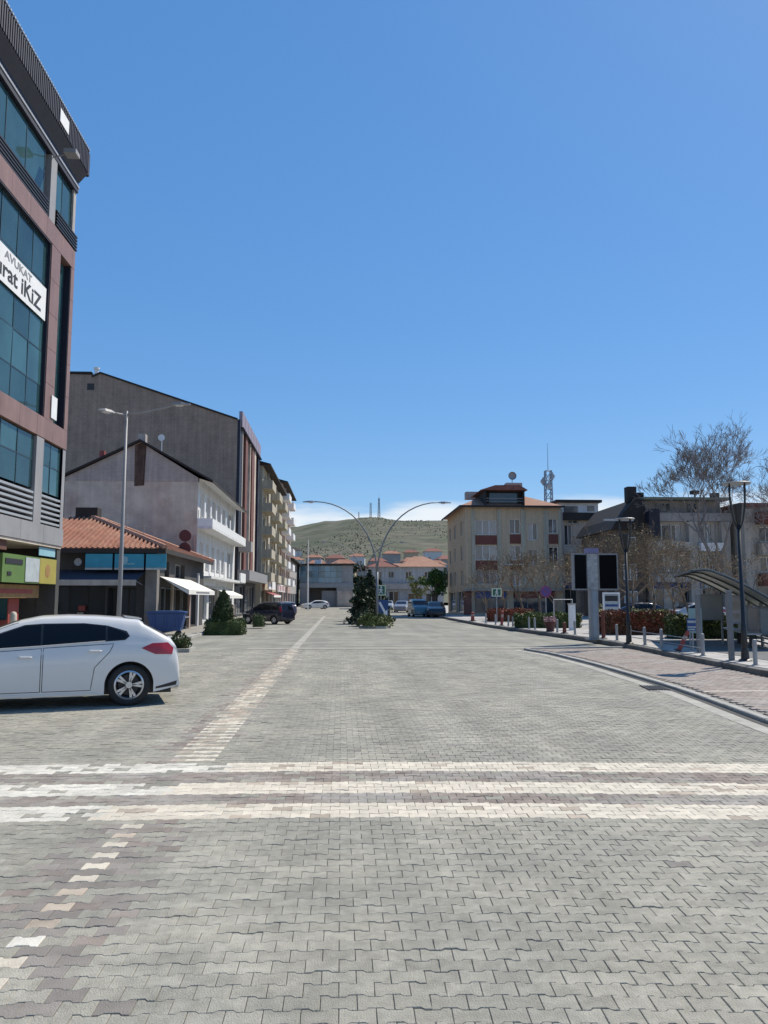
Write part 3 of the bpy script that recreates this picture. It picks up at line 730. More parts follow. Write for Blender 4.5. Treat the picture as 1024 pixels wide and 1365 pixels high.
def signboard(name, label, cat, y0, y1, z0, z1, x, m, t=0.05, group=None):
    o = thing(name, label, cat, (x, (y0 + y1) / 2, z0), 0, group); boxp('board', o, x - t, x, y0, y1, z0, z1, m); return o
bn = signboard('banner', 'white banner with black lettering stretched across the upper glass of the office building', 'banner', 18.0, 22.44, 9.64, 10.6, GX - .06, M_WPAINT, .012)
M_INK = mat('black_print', (.02, .02, .025), rough=.6, var=.05); M_INKG = mat('grey_print', (.22, .22, .23), rough=.6, var=.05)
letters('urat iKiZ', 0.62, (GX - .055, 19.12, 9.80), (0, 1, 0), (0, 0, 1), 2.98, .012, M_INK, bn)
letters('AVUKAT', 0.30, (GX - .055, 19.62, 10.32), (0, 1, 0), (0, 0, 1), 1.75, .006, M_INKG, bn)
o = signboard('nameplate', 'small white upright plate at the foot of the copper pillar', 'sign', 23.02, 23.46, 6.95, 7.62, GX + .03, M_WPAINT, .02)
o = signboard('nameplate', 'white tilted plate on the dark roof edge', 'sign', 21.9, 22.6, 15.45, 15.85, GX + .31, M_WPAINT, .02)
M_GREENS = mat('green_print', (.10, .18, .045), rough=.6, var=.1); M_YELLOW = mat('yellow_print', (.34, .29, .06), rough=.6, var=.12); M_ORANGE = mat('orange_print', (.30, .17, .06), rough=.6, var=.3, scale=3)
M_LEDG = mat('pale_print', (.40, .44, .45), rough=.6, var=.2, scale=4)
o = signboard('shop_sign', 'green and yellow shop sign under the grey fascia of the office building', 'sign', 20.45, 24.2, 2.12, 2.86, GX - .06, M_GREENS, .08)
boxp('yellow_panel', o, GX - .055, GX - .04, 22.9, 24.19, 2.13, 2.85, M_YELLOW); boxp('picture', o, GX - .055, GX - .042, 21.9, 22.88, 2.16, 2.82, M_LEDG)
part('dark_print', MB().box(GX - .055, GX - .045, 20.6, 21.7, 2.6, 2.74).box(GX - .055, GX - .045, 20.75, 21.0, 2.3, 2.4), M_INK, o)
b = MB(); b.lathe([(.01, -.02), (.2, -.015), (.2, .0), (.01, .005)], 10, (GX - .035, 23.5, 2.5), 'x'); part('emblem', b, M_ORANGE, o)
boxp('transom_poster', gb, GX - .1, GX - .08, 22.9, 24.15, 2.93, 3.17, mat('pale_blue_print', (.25, .45, .52), rough=.6)); boxp('door_poster', gb, GX - .6, GX - .57, 22.2, 22.9, .9, 1.7, M_REDP)
o = signboard('shop_sign', 'tan and red shop sign board just below the green and yellow one', 'sign', 20.6, 23.6, 1.72, 2.08, GX - .3, M_ORANGE, .08)
part('red_print', MB().box(GX - .30, GX - .29, 20.9, 23.1, 1.84, 1.96), M_REDP, o)
o = signboard('shop_sign', 'small white plate in the dark shop window behind the car', 'sign', 20.9, 21.9, 1.32, 1.48, GX - 1.1, M_WPAINT, .03)
o = signboard('display_counter', 'yellow fronted display low in the shop behind the car', 'display', 20.4, 22.2, .6, 1.05, GX - .8, M_YELLOW, .3)
o = thing('bollard', 'pale cream post standing behind the roof of the white hatchback', 'bollard', (-7.6, 18.9, 0))
part('post', MB().lathe([(.075, 0), (.075, 1.32), (.06, 1.38), (.02, 1.4)], 12), M_PCREAM, o, local=True, smooth=True); part('base', MB().lathe([(.13, 0), (.13, .04), (.08, .06)], 12), M_GREYMETAL, o, local=True)
# ------------------------------------------------------------------ LEFT: low shop with clay tile roof
sh = thing('corner_shop', 'low corner shop with a hipped clay tile roof and dark front', 'shop', (-8.6, 37, .1))
SX0, SX1, SY0, SY1 = -17.0, -8.5, 37.0, 49.4
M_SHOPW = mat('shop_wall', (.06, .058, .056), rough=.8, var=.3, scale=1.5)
mb = MB()
f1 = Facade((SX0, SY0, 0), (1, 0, 0), (0, -1, 0)); W1 = SX1 - SX0
ops = [(.6, 3.3, .2, 2.3), (3.5, 6.2, .2, 2.3), (6.3, 7.6, .2, 2.2)]
f1.wall(mb, W1, 0, 3.95, ops, .5)
f2 = Facade((SX1, SY0, 0), (0, 1, 0), (1, 0, 0)); W2 = SY1 - SY0
ops2 = [(.9, 3.0, .2, 2.25), (3.3, 5.4, .2, 2.25), (5.7, 7.4, .2, 2.25), (8.0, 10.0, .2, 2.4), (1.6, 2.6, 2.75, 3.5), (4.0, 6.5, 2.75, 3.5)]
f2.wall(mb, W2, 0, 3.95, ops2, .3)
mb.quad((SX1, SY1, 0), (SX0, SY1, 0), (SX0, SY1, 3.95), (SX1, SY1, 3.95)); mb.quad((SX0, SY1, 0), (SX0, SY0, 0), (SX0, SY0, 3.95), (SX0, SY1, 3.95))
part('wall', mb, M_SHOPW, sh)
for o_ in ops: f1.window(sh, o_, .5, fm=M_BLACK, gm=G_WIN, cols=3, sill=False)
for o_ in ops2: f2.window(sh, o_, .3, fm=M_GREYMETAL, gm=G_WIN, cols=2, sill=False)
boxp('pillar', sh, -8.95, -8.42, 36.7, 37.2, .1, 3.7, mat('dull_stone', (.20, .185, .17), rough=.9, var=.25, scale=2)); boxp('pillar', sh, -8.6, -8.4, 40.1, 40.35, .1, 2.6, M_PLASTER); boxp('pillar', sh, -8.6, -8.4, 44.6, 44.9, .1, 2.6, M_PINK)
boxp('pillar', sh, -8.6, -8.4, 47.2, 47.5, .1, 3.2, M_WHITEP)
# display goods inside the front, as coloured boxes on shelves
for k in range(22):
    x = rnd.uniform(-16, -10.2); z = rnd.choice((.25, .7, 1.15)); w_ = rnd.uniform(.15, .4)
    boxp('goods', sh, x, x + w_, SY0 + .2, SY0 + .4, z, z + rnd.uniform(.2, .4), rnd.choice((M_REDP, M_ORANGE, M_PTAN, M_GREENS, M_GREYW, M_YELLOW)))
# roof: hip with eaves overhanging; half-round tiles in running columns
ex0, ex1, ey0, ey1, ez = SX0 - .6, SX1 + .5, SY0 - .7, SY1 + .4, 3.98
pk0, pk1 = (-13.4, 41.6, 6.05), (-13.4, 44.6, 6.05)
rm = MB()
c = [(ex0, ey0, ez), (ex1, ey0, ez), (ex1, ey1, ez), (ex0, ey1, ez)]
rm.tri(c[0], c[1], pk0); rm.quad(c[1], c[2], pk1, pk0); rm.tri(c[2], c[3], pk1); rm.quad(c[3], c[0], pk0, pk1)
part('roof', rm, M_TILE, sh)
rt = MB()
def tilecol(a, b):
    a, b = Vector(a), Vector(b); n_ = max(1, int((b - a).length / .42))
    for i in range(n_):
        p, q = a.lerp(b, i / n_), a.lerp(b, (i + 1.06) / n_); up = Vector((0, 0, .035))
        rt.tube([p + up * .9, q + up * .2], [.085, .07], 5, cap=True)
def plane_cols(e0, e1, p0, p1, n_):
    e0, e1, p0, p1 = map(Vector, (e0, e1, p0, p1))
    for i in range(n_):
        s_ = (i + .5) / n_; a = e0.lerp(e1, s_)
        L0 = (e1 - e0).length; u = s_ * L0
        # go up the slope to the hip or the ridge
        u0 = (p0 - e0).dot((e1 - e0).normalized()); u1 = (p1 - e0).dot((e1 - e0).normalized())
        t = 1.0 if u0 <= u <= u1 else (u / u0 if u < u0 else (L0 - u) / (L0 - u1))
        slope = (p0 - e0) - (e1 - e0).normalized() * u0
        tilecol(a + slope * t, a)
plane_cols(c[0], c[1], pk0, pk0, 40); plane_cols(c[1], c[2], pk0, pk1, 50)
part('roof_tiles', rt, M_TILE, sh, kind='stuff')
rd = MB(); rd.tube([(c[1][0], c[1][1], ez + .05), (pk0[0], pk0[1], pk0[2] + .06), (pk1[0], pk1[1], pk1[2] + .06), (c[2][0], c[2][1], ez + .05)], .13, 6); part('ridge', rd, mat('ridge_tiles', (.36, .19, .13), rough=.9, var=.4, scale=4), sh)
fx = MB(); fx.box(ex0, ex1, ey0 - .03, ey0, ez - .22, ez - .01); fx.box(ex1, ex1 + .03, ey0 - .03, ey1, ez - .22, ez - .01); part('fascia_board', fx, M_DROOF, sh)
part('chimney', MB().box(-13.6, -12.5, 40.9, 41.6, 5.2, 6.35), M_DROOF, sh)
boxp('roof_box', sh, -14.3, -13.7, 38.2, 39, 5.2, 5.6, M_WPAINT)
for k, x in enumerate((-12.2, -11.3, -10.4)):
    b = MB(); zz = 6.05 - abs(x + 13.4) * .42; b.tube([(x, 42, zz - .3), (x, 42, zz + .75)], .02, 5); b.tube([(x - .3, 42, zz + .7), (x + .3, 42, zz + .7)], .012, 4); part('aerial', b, M_GREYMETAL, sh)
# navy front awning
aw = MB(); P0, P1 = (-13.2, SY0 - .02, 3.02), (-8.95, SY0 - .02, 3.02); Q0, Q1 = (-13.2, SY0 - 1.5, 2.52), (-9.05, SY0 - 1.5, 2.52)
aw.prism([P0, P1, Q1, Q0], (0, 0, -.03)); part('awning', aw, M_FABN, sh)
va = MB(); va.box(-13.2, -9.05, SY0 - 1.53, SY0 - 1.5, 2.28, 2.53); part('awning_valance', va, M_GREYW, sh)
for x in (-13.1, -9.1): part('awning_arm', MB().tube([(x, SY0, 2.3), (x, SY0 - 1.48, 2.5)], .02, 6), M_GREYMETAL, sh)
# white side awning over the footway
aw = MB(); n_ = 7
P = [(SX1, 37.6, 2.74), (SX1, 45.2, 2.74), (SX1 + 1.35, 45.2, 2.12), (SX1 + 1.35, 37.6, 2.12)]
aw.prism(P[::-1], (0, 0, -.03)); part('awning', aw, M_FABW, sh, label='white side awning')
va = MB()
va.box(SX1 + 1.35, SX1 + 1.37, 37.6, 45.2, 1.9, 2.12); va.prism([(SX1 + .02, 37.6, 2.72), (SX1 + 1.36, 37.6, 2.12), (SX1 + 1.36, 37.6, 1.9), ][::1], (0, .02, 0))
part('awning_valance', va, M_FABW, sh)
part('valance_print', MB().box(SX1 + 1.371, SX1 + 1.376, 39.5, 43.4, 1.96, 2.05), M_INKG, sh)
for y in (37.8, 41.4, 45.0): part('awning_arm', MB().tube([(SX1, y, 2.2), (SX1 + 1.33, y, 2.08)], .018, 6), M_GREYMETAL, sh)
for k, (x0, x1) in enumerate(((-11.55, -10.35), (-10.25, -8.95), (-8.85, -7.95))):
    lab = ('leftmost of the three blue fascia signs under the tile roof', 'wide middle blue sign under the tile roof, behind the lamp post', 'rightmost of the three blue fascia signs, at the shop corner')[k]
    o = thing('shop_sign', lab, 'sign', (x0, SY0 - .6, 3.05), 0, 'blue shop signs')
    boxp('board', o, x0, x1, SY0 - .68, SY0 - .62, 3.1, 3.72, mat('blue_sign', (.03, .27, .40), rough=.5, var=.15, scale=2)); boxp('lower_strip', o, x0, x1, SY0 - .69, SY0 - .615, 3.0, 3.09, M_LEDG)
    if k == 1: part('emblem', MB().lathe([(.16, -.01), (.16, .01)], 16, (x0 + .45, SY0 - .69, 3.45), 'y').box(x0 + .3, x0 + .9, SY0 - .695, SY0 - .685, 3.24, 3.29), mat('pale_blue_print', (.25, .45, .52), rough=.6), o)
o = thing('satellite_dish', 'small round dish left of the blue signs under the eave', 'dish', (-11.9, 36.4, 3.2))
part('dish', MB().lathe([(.02, .06), (.11, .04), (.17, -.02), (.175, -.015), (.11, .05)], 16, (0, 0, 0.15), 'y'), M_GREYMETAL, o, local=True, smooth=True); part('bracket', MB().tube([(0, .05, .15), (0, .6, .1)], .02, 6), M_GREYMETAL, o, local=True)
# round signs on the roof edge at the back corner of the shop
o = thing('round_sign', 'two dark red discs one above the other on a post, against the white house', 'sign', (-9.2, 47.0, 3.9))
part('post', MB().tube([(0, 0, 0), (0, 0, 1.9)], .035, 8), M_GREYMETAL, o, local=True)
for z in (.75, 1.5): part('disc', MB().lathe([(.01, -.05), (.33, -.05), (.36, -.02), (.36, .03), (.01, .03)], 22, (0, -.06, z), 'y'), mat('dark_red', (.09, .03, .03), rough=.7), o, local=True)
part('bracket', MB().box(-.7, .55, -.1, .1, .05, .35), M_BROOF, o, local=True)

# wheeled blue dumpster
o = thing('dumpster', 'blue wheeled rubbish container at the shop corner behind the white hatchback', 'dumpster', (-7.75, 36.0, 0.1), R(4))
M_BLUE = mat('blue_plastic', (.025, .07, .21), rough=.5, var=.15, scale=3)
mb = MB(); A = [(-.62, -.42, .18), (.62, -.42, .18), (.62, .42, .18), (-.62, .42, .18)]; Bq = [(-.8, -.52, .95), (.8, -.52, .95), (.8, .52, .95), (-.8, .52, .95)]
mb.add(A + Bq, [(3, 2, 1, 0), (0, 1, 5, 4), (1, 2, 6, 5), (2, 3, 7, 6), (3, 0, 4, 7), (4, 5, 6, 7)])
for x in (-.5, 0, .5): mb.box(x - .04, x + .04, -.53, -.45, .3, .9)
part('tub', mb, M_BLUE, o, local=True)
lm = MB(); lm.prism([(-.84, -.56, .96), (.84, -.56, .96), (.84, -.56, 1.02), (.5, -.56, 1.06), (-.5, -.56, 1.06), (-.84, -.56, 1.02)], (0, 1.12, 0)); part('lid', lm, M_BLUE, o, local=True)
for sx in (-.5, .5):
    for sy in (-.33, .33): part('wheel', MB().lathe([(.02, -.03), (.09, -.03), (.09, .03), (.02, .03)], 12, (sx, sy, .09), 'y'), M_RUB, o, local=True)
part('lift_bar', MB().tube([(.82, -.4, .78), (.93, -.3, .78), (.93, .3, .78), (.82, .4, .78)], .025, 6), M_GREYMETAL, o, local=True)

# ------------------------------------------------------------------ LEFT: white three-storey house with a gable
wh = thing('white_house', 'white three storey house with a bare gable and long balcony above the street', 'house', (-9, 50, 0))
HX0, HX1, HY0, HY1, HZ = -17.2, -9.0, 49.6, 67.2, 9.25
GP = (-12.65, 11.5)
mb = MB(); f1 = Facade((HX0, HY0, 0), (1, 0, 0), (0, -1, 0)); f1.wall(mb, HX1 - HX0, 0, 9.0, [], .2)
mb.quad((HX0, HY1, 0), (HX0, HY0, 0), (HX0, HY0, HZ), (HX0, HY1, HZ)); mb.quad((HX1, HY1, 0), (HX0, HY1, 0), (HX0, HY1, HZ), (HX1, HY1, HZ))
part('side_wall', mb, M_PLASTER, wh)
M_BRICKO = tiled('old_brick', (.42, .37, .34), (.8, .78, .75), 0, bw=.25, bh=.09, mort=.012)
gm = MB(); gm.prism([(HX0, HY0 - .02, 9.0), (HX1, HY0 - .02, 9.0), (HX1, HY0 - .02, HZ), (GP[0], HY0 - .02, GP[1]), (HX0, HY0 - .02, HZ)], (0, .3, 0)); part('gable', gm, M_BRICKO, wh)
st = MB(); st.prism([(-12.95, HY0 - .03, 8.7), (-12.35, HY0 - .03, 8.75), (-12.28, HY0 - .03, 11.3), (-12.62, HY0 - .03, 11.45), (-13.0, HY0 - .03, 11.28)], (0, .008, 0)); part('stain', st, mat('rust_stain', (.12, .075, .055), rough=.95, var=.5, scale=2, streak=.4), wh)
f2 = Facade((HX1, HY0, 0), (0, 1, 0), (1, 0, 0)); W2 = HY1 - HY0
ops = []
for fl_, (z0, z1) in enumerate(((3.7, 5.3), (6.9, 8.45))):
    for k in range(5): ops.append((1.0 + k * 2.3, 2.35 + k * 2.3, z0, z1))
    ops.append((13.2, 16.4, z0 - .4, z1 + .1))
ops += [(1.0, 4.2, .3, 2.4), (5.0, 8.6, .3, 2.4), (9.4, 12.6, .3, 2.4), (13.2, 16.5, .3, 2.5)]
mb = MB(); f2.wall(mb, W2, 0, HZ, ops, .25); part('street_wall', mb, M_WHITEP, wh)
for k, o_ in enumerate(ops): f2.window(wh, o_, .25, cols=2 if o_[1] - o_[0] < 2 else 4, gm=G_WIN if k % 3 else G_CURT, fm=M_WPAINT if o_[2] > 3 else M_GREYMETAL, sill=o_[2] > 3)
for z0, z1 in ((6.05, 6.7), (2.95, 3.3)):
    b = MB(); f2.box(b, -.02, W2 - .4, z0, z0 + .16, .002, .95); part('balcony_slab', b, M_WHITEP, wh)
    if z0 > 4: b = MB(); f2.box(b, -.02, W2 - .4, z0 + .161, z1, .85, .95); f2.box(b, -.02, .1, z0 + .161, z1, .002, .849); f2.box(b, W2 - .52, W2 - .4, z0 + .161, z1, .002, .849); part('balcony_parapet', b, M_WPAINT, wh)
for k in range(6):
    for z in (6.75, 3.35):
        b = MB(); f2.box(b, .45 + k * 2.3, .8 + k * 2.3, z, z + 1.0, .3, .36); part('balcony_screen', b, M_WPAINT, wh)
b = MB(); f2.box(b, W2 - 3.6, W2 - .3, 3.0, 3.75, .9, 1.0); part('lower_parapet', b, M_WPAINT, wh)
# roof with wide white soffit on the street side
rm = MB(); e = .95
sl = (GP[1] - HZ) / (HX1 - GP[0]); xr = HX1 + e; zr = HZ - sl * e * .5; xl_ = HX0 - .35; zl = HZ - .1
ya, yb = HY0 - .25, HY1 + .1
rm.prism([(GP[0], ya, GP[1] + .02), (xr, ya, zr), (xr, ya, zr + .12), (GP[0], ya, GP[1] + .16), (xl_, ya, zl + .12), (xl_, ya, zl)], (0, yb - ya, 0)); part('roof', rm, M_DROOF, wh)
sf = MB(); sf.quad((HX1, HY0 - .05, HZ - .012), (xr - .03, HY0 - .05, zr - .02), (xr - .03, HY1, zr - .02), (HX1, HY1, HZ - .012)); part('soffit', sf, M_WHITEP, wh)
part('chimney', MB().box(-12.9, -12.45, 49.9, 50.4, 11.2, 12.1), M_BRICKO, wh)
part('chimney', MB().box(-15.6, -15.3, 51, 51.3, 10.2, 11.2), M_REDP, wh)
b = MB(); b.lathe([(.02, .05), (.16, .02), (.22, -.04)], 14, (-11.6, 50.6, 12.0), 'y'); b.tube([(-11.6, 50.7, 11.0), (-11.6, 50.7, 12.0)], .03, 6); part('dish', b, M_WPAINT, wh)
part('downpipe', MB().tube([(HX1 - .15, HY0 - .06, .2), (HX1 - .15, HY0 - .06, 5.6)], .06, 8), M_PINK, wh)
o = signboard('shop_sign', 'red and white sign strip on the ground floor of the white house', 'sign', 50.4, 55.0, 2.55, 3.2, HX1 + .35, M_WPAINT, .08)
part('red_print', MB().box(HX1 + .351, HX1 + .36, 50.7, 54.6, 2.95, 3.12), M_REDP, o)
o = thing('shop_awning', 'small cream awning at the foot of the white house behind the cone shrub', 'awning', (HX1, 56, 2.3))
part('canopy', MB().prism([(HX1 + .02, 55.4, 2.5), (HX1 + .02, 62.5, 2.5), (HX1 + 1.3, 62.5, 1.95), (HX1 + 1.3, 55.4, 1.95)][::-1], (0, 0, -.03)), M_FABW, o)
part('valance', MB().box(HX1 + 1.3, HX1 + 1.32, 55.4, 62.5, 1.72, 1.95), M_FABW, o)

# ------------------------------------------------------------------ LEFT: tall grey block and its neighbours
ap = thing('grey_apartment_block', 'tall apartment block with a blank grey brick side wall and dark street front', 'building', (-9.3, 70, 0))
AX0, AX1, AY0, AY1 = -27, -9.3, 69.6, 86.5
M_GBRICK = tiled('grey_brick', (.32, .238, .185), (.86, .86, .86), 0, bw=.42, bh=.2, mort=.02, var=.22)
TOP = [(AX0, 21.55), (-22.3, 21.5), (-22.2, 21.25), (-21.5, 21.6), (-9.3, 17.55)]
mb = MB(); mb.prism([(AX0, AY0, 0), (AX1, AY0, 0)] + [(x, AY0, z) for x, z in reversed(TOP)], (0, .4, 0)); part('side_wall', mb, M_GBRICK, ap)
cp = MB()
for (xa, za), (xb, zb) in zip(TOP[2:], TOP[3:]): cp.prism([(xa, AY0 - .1, za), (xb, AY0 - .1, zb), (xb, AY0 - .1, zb + .16), (xa, AY0 - .1, za + .16)], (0, .6, 0))
cp.box(AX0, -22.25, AY0 - .1, AY0 + .5, 21.56, 21.75); part('coping', cp, M_DROOF, ap)
part('vent', MB().box(-22.6, -22.0, AY0 - .02, AY0 - .004, 20.1, 20.7), M_BLACK, ap)
part('flue', MB().lathe([(.18, 21.4), (.18, 22.0), (.26, 22.02), (.26, 22.2)], 10, (-21.9, AY0 + .2, 0)), M_WPAINT, ap)
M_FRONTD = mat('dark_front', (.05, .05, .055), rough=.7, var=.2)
f2 = Facade((AX1, AY0 + .4, 0), (0, 1, 0), (1, 0, 0)); W2 = AY1 - AY0 - .4
ops = []
for s_ in range(5):
    z = 4.0 + s_ * 2.6
    for k in range(4): ops.append((1.6 + k * 3.7, 3.4 + k * 3.7, z, z + 1.6))
ops += [(1.0, 7.0, .3, 2.9), (8.0, 15.0, .3, 2.9)]
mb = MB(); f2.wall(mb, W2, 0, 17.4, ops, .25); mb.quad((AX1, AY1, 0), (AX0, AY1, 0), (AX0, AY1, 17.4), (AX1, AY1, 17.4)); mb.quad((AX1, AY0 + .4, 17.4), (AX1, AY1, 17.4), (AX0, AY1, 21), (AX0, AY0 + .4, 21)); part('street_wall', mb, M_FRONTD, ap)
for o_ in ops: f2.window(ap, o_, .25, fm=M_GREYMETAL, cols=2, sill=o_[2] > 3)
M_RBROWN = mat('red_brown_panel', (.17, .065, .05), rough=.7, var=.15)
b = MB(); f2.box(b, -.42, .9, 2.8, 17.6, .002, .25); part('corner_panel', b, M_NAVYM, ap)
for k, (u0, u1, m_) in enumerate(((1.0, 1.5, M_GREYW), (3.5, 5.2, M_RBROWN), (7.2, 7.7, M_PLASTER), (8.9, 10.6, M_RBROWN), (11.0, 12.4, M_PLASTER), (14.6, 16.3, M_NAVYM))):
    b = MB(); f2.box(b, u0, u1, 3.4, 16.9, .003, .3); part('pilaster', b, m_, ap)
for k in range(7):
    b = MB(); f2.box(b, .2 + k * 2.35, 2.4 + k * 2.35, 17.0, 18.5, .05, .35); part('parapet_panel', b, mat('violet_grey', (.26, .22, .27), rough=.6, var=.15), ap)
b = MB(); f2.box(b, 0, W2, 16.9, 17.0, .003, .5); part('cornice', b, M_NAVYM, ap)
for z, d in ((3.3, 1.3),): b = MB(); f2.box(b, -.4, W2, z, z + .9, .003, d); part('canopy', b, M_LGREY, ap)
b = MB(); f2.box(b, -.4, 1.0, 5.8, 6.7, .3, 1.4); part('bracket_box', b, M_GREYW, ap)

def balcony_block(name, label, x, y0, y1, h, wallm, roofm, floors, bays, first=3.6, group='apartment blocks along the left side of the street', bal=True, bm=None):
    t = thing(name, label, 'building', (x, y0, 0), 0, group)
    f = Facade((x, y0, 0), (0, 1, 0), (1, 0, 0)); W = y1 - y0; ops = []
    fh = (h - first) / floors; bw = W / bays
    for s_ in range(floors):
        for k in range(bays):
            z = first + s_ * fh; u = k * bw
            ops.append((u + bw * .22, u + bw * .78, z + .75, z + fh - .45))
    for k in range(bays): ops.append((k * bw + .4, (k + 1) * bw - .4, .3, 2.6))
    mb = MB(); f.wall(mb, W, 0, h, ops, .2); mb.quad((x - 12, y0, 0), (x, y0, 0), (x, y0, h), (x - 12, y0, h)); mb.quad((x, y1, 0), (x - 12, y1, 0), (x - 12, y1, h), (x, y1, h))
    part('wall', mb, wallm, t)
    for o_ in ops: f.window(t, o_, .2, cols=2, sill=False, fm=M_WPAINT if o_[2] > 3 else M_GREYMETAL)
    if bal:
        for s_ in range(floors):
            for k in range(bays):
                if (k + s_) % 1 == 0 and k % 2 == 0:
                    z = first + s_ * fh; u = k * bw
                    b = MB(); f.box(b, u + .2, u + bw - .2, z, z + .15, .003, 1.1); f.box(b, u + .2, u + bw - .2, z + .15, z + .95, 1.02, 1.1); f.box(b, u + .2, u + .28, z + .15, z + .95, .003, 1.02); f.box(b, u + bw - .28, u + bw - .2, z + .15, z + .95, .003, 1.02)
                    part('balcony', b, bm or M_WPAINT, t)
                elif k % 2:
                    z = first + s_ * fh; u = k * bw
                    b = MB(); f.box(b, u + .05, u + .35, z, z + fh, .003, .25); part('pilaster', b, M_GREYW, t)
    rm = MB(); e = .9
    rm.prism([(x + e, y0 - .4, h), (x + e, y0 - .4, h + .15), (x - 6, y0 - .4, h + 2.0), (x - 12.5, y0 - .4, h + .15), (x - 12.5, y0 - .4, h)], (0, y1 - y0 + .8, 0)); part('roof', rm, roofm, t)
    return t
M_CREAM = mat('cream_wall', (.44, .40, .31), rough=.9, var=.12, streak=.2); M_OLIVEW = mat('olive_wall', (.24, .22, .16), rough=.9, var=.15, streak=.2)
balcony_block('apartment_block', 'cream block with round olive balconies next to the dark fronted block', -8.75, 87.0, 112.5, 16.4, M_CREAM, M_DROOF, 5, 5, bm=M_CREAM)
balcony_block('apartment_block', 'grey and pink block with a dark overhanging roof beyond the cream one', -8.6, 113.0, 134, 18.3, M_PINK, M_DROOF, 6, 4, bm=M_WPAINT)
balcony_block('apartment_block', 'low pale block at the far left end of the street', -8.9, 136, 168, 8.4, M_GREYW, M_DROOF, 2, 6, bal=False)
o = signboard('shop_sign', 'white sign with a dark disc over the shop behind the dark van', 'sign', 88.5, 97.5, 2.75, 3.7, -8.0, M_WPAINT, .15)
part('emblem', MB().lathe([(.4, -.02), (.4, .03)], 18, (-8.0, 92, 3.2), 'x'), M_INK, o)
o = signboard('shop_sign', 'red and white striped sign beyond the disc sign on the left shops', 'sign', 98.5, 110, 2.6, 3.5, -7.8, M_WPAINT, .15)
for k in range(4): part('red_print', MB().box(-7.8, -7.785, 99.2 + k * 2.8, 100.6 + k * 2.8, 2.7, 3.4), M_REDP, o)
o = thing('shop_awning', 'dark red shop awning under the disc sign on the left', 'awning', (-8.7, 92, 2.3)); part('canopy', MB().prism([(-8.72, 88, 2.6), (-8.72, 98, 2.6), (-7.4, 98, 2.1), (-7.4, 88, 2.1)][::-1], (0, 0, -.04)), M_REDP, o); part('valance', MB().box(-7.4, -7.37, 88, 98, 1.85, 2.1), M_FABW, o)

# end of the street
eb = thing('blue_glass_building', 'blue glass fronted building on dark arcade closing the left lane', 'building', (-3, 160, 0))
mb = MB(); mb.box(-8.3, 2.4, 160.4, 172, 3.9, 8.4); mb.box(-8.3, -6.4, 160.2, 172, -.1, 3.9); mb.box(-.9, 2.4, 160.2, 172, -.1, 3.9); mb.box(-8.3, 2.4, 165, 172, -.1, 3.9); part('wall', mb, M_GREYW, eb)
G_BLUE = glassmat('blue_facade_glass', (.10, .21, .27), rand=.35)
for i in range(7):
    for j in range(3): boxp('pane', eb, -8.2 + i * 1.2, -7.05 + i * 1.2, 160.3, 160.39, 4.9 + j * 1.15, 5.98 + j * 1.15, G_BLUE)
boxp('fascia', eb, -8.4, 2.5, 160.1, 160.39, 3.9, 4.8, M_GREYMETAL); boxp('roof', eb, -8.5, 2.6, 160, 172.2, 8.41, 8.7, M_DROOF); boxp('roof_tank', eb, -5.4, -4.1, 162, 163.3, 8.7, 9.6, M_WPAINT)
boxp('shutter', eb, -3.9, -1.0, 161.0, 161.2, 0, 3.3, M_LGREY); boxp('shop_panel', eb, -.7, 2.2, 160.1, 160.19, .3, 3.2, M_PLASTER)
eb = thing('arcade_building', 'pale house with orange and red tiled roofs over a dark arcade closing the right lane', 'building', (9, 132, 0))
mb = MB(); f1 = Facade((4.6, 132, 0), (1, 0, 0), (0, -1, 0)); ops = [(1.3, 2.2, 5.0, 6.2), (3.3, 4.2, 5.2, 6.2), (6.2, 7.2, 5.0, 6.2), (9.4, 10.4, 5.0, 6.2), (3.4, 5.0, 0, 2.9), (6.6, 9.0, 0, 2.6), (.4, 2.6, 0, 2.6), (9.6, 11.6, 0, 2.6)]
f1.wall(mb, 12.6, 0, 7.0, ops, .5); mb.quad((4.6, 142, 0), (4.6, 132, 0), (4.6, 132, 7), (4.6, 142, 7)); mb.quad((17.2, 132, 0), (17.2, 142, 0), (17.2, 142, 7), (17.2, 132, 7)); part('wall', mb, mat('bluegrey_wall', (.36, .38, .40), rough=.9, streak=.2), eb)
for o_ in ops: f1.window(eb, o_, .5, cols=2, sill=o_[2] > 3, gm=G_WIN)
b = MB(); f1.box(b, -.1, 12.7, 3.3, 4.2, .003, .8); part('ledge', b, M_GREYW, eb)
rm = MB(); rm.prism([(4.2, 131.5, 7.0), (9.6, 131.5, 7.0), (9.6, 131.5, 7.15), (6.9, 134, 8.1), (4.2, 131.5, 7.15)][::1], (0, 10.5, 0)); part('roof', rm, M_BROOF, eb)
rm = MB(); c = [(9.5, 131.4, 7.02), (17.6, 131.4, 7.02), (17.6, 142.5, 7.02), (9.5, 142.5, 7.02)]; a, b_ = (12.5, 136, 9.0), (14.6, 137, 9.0)
rm.quad(c[0], c[1], b_, a); rm.quad(c[2], c[3], a, b_); rm.tri(c[1], c[2], b_); rm.tri(c[3], c[0], a); part('roof', rm, M_TILEO, eb)

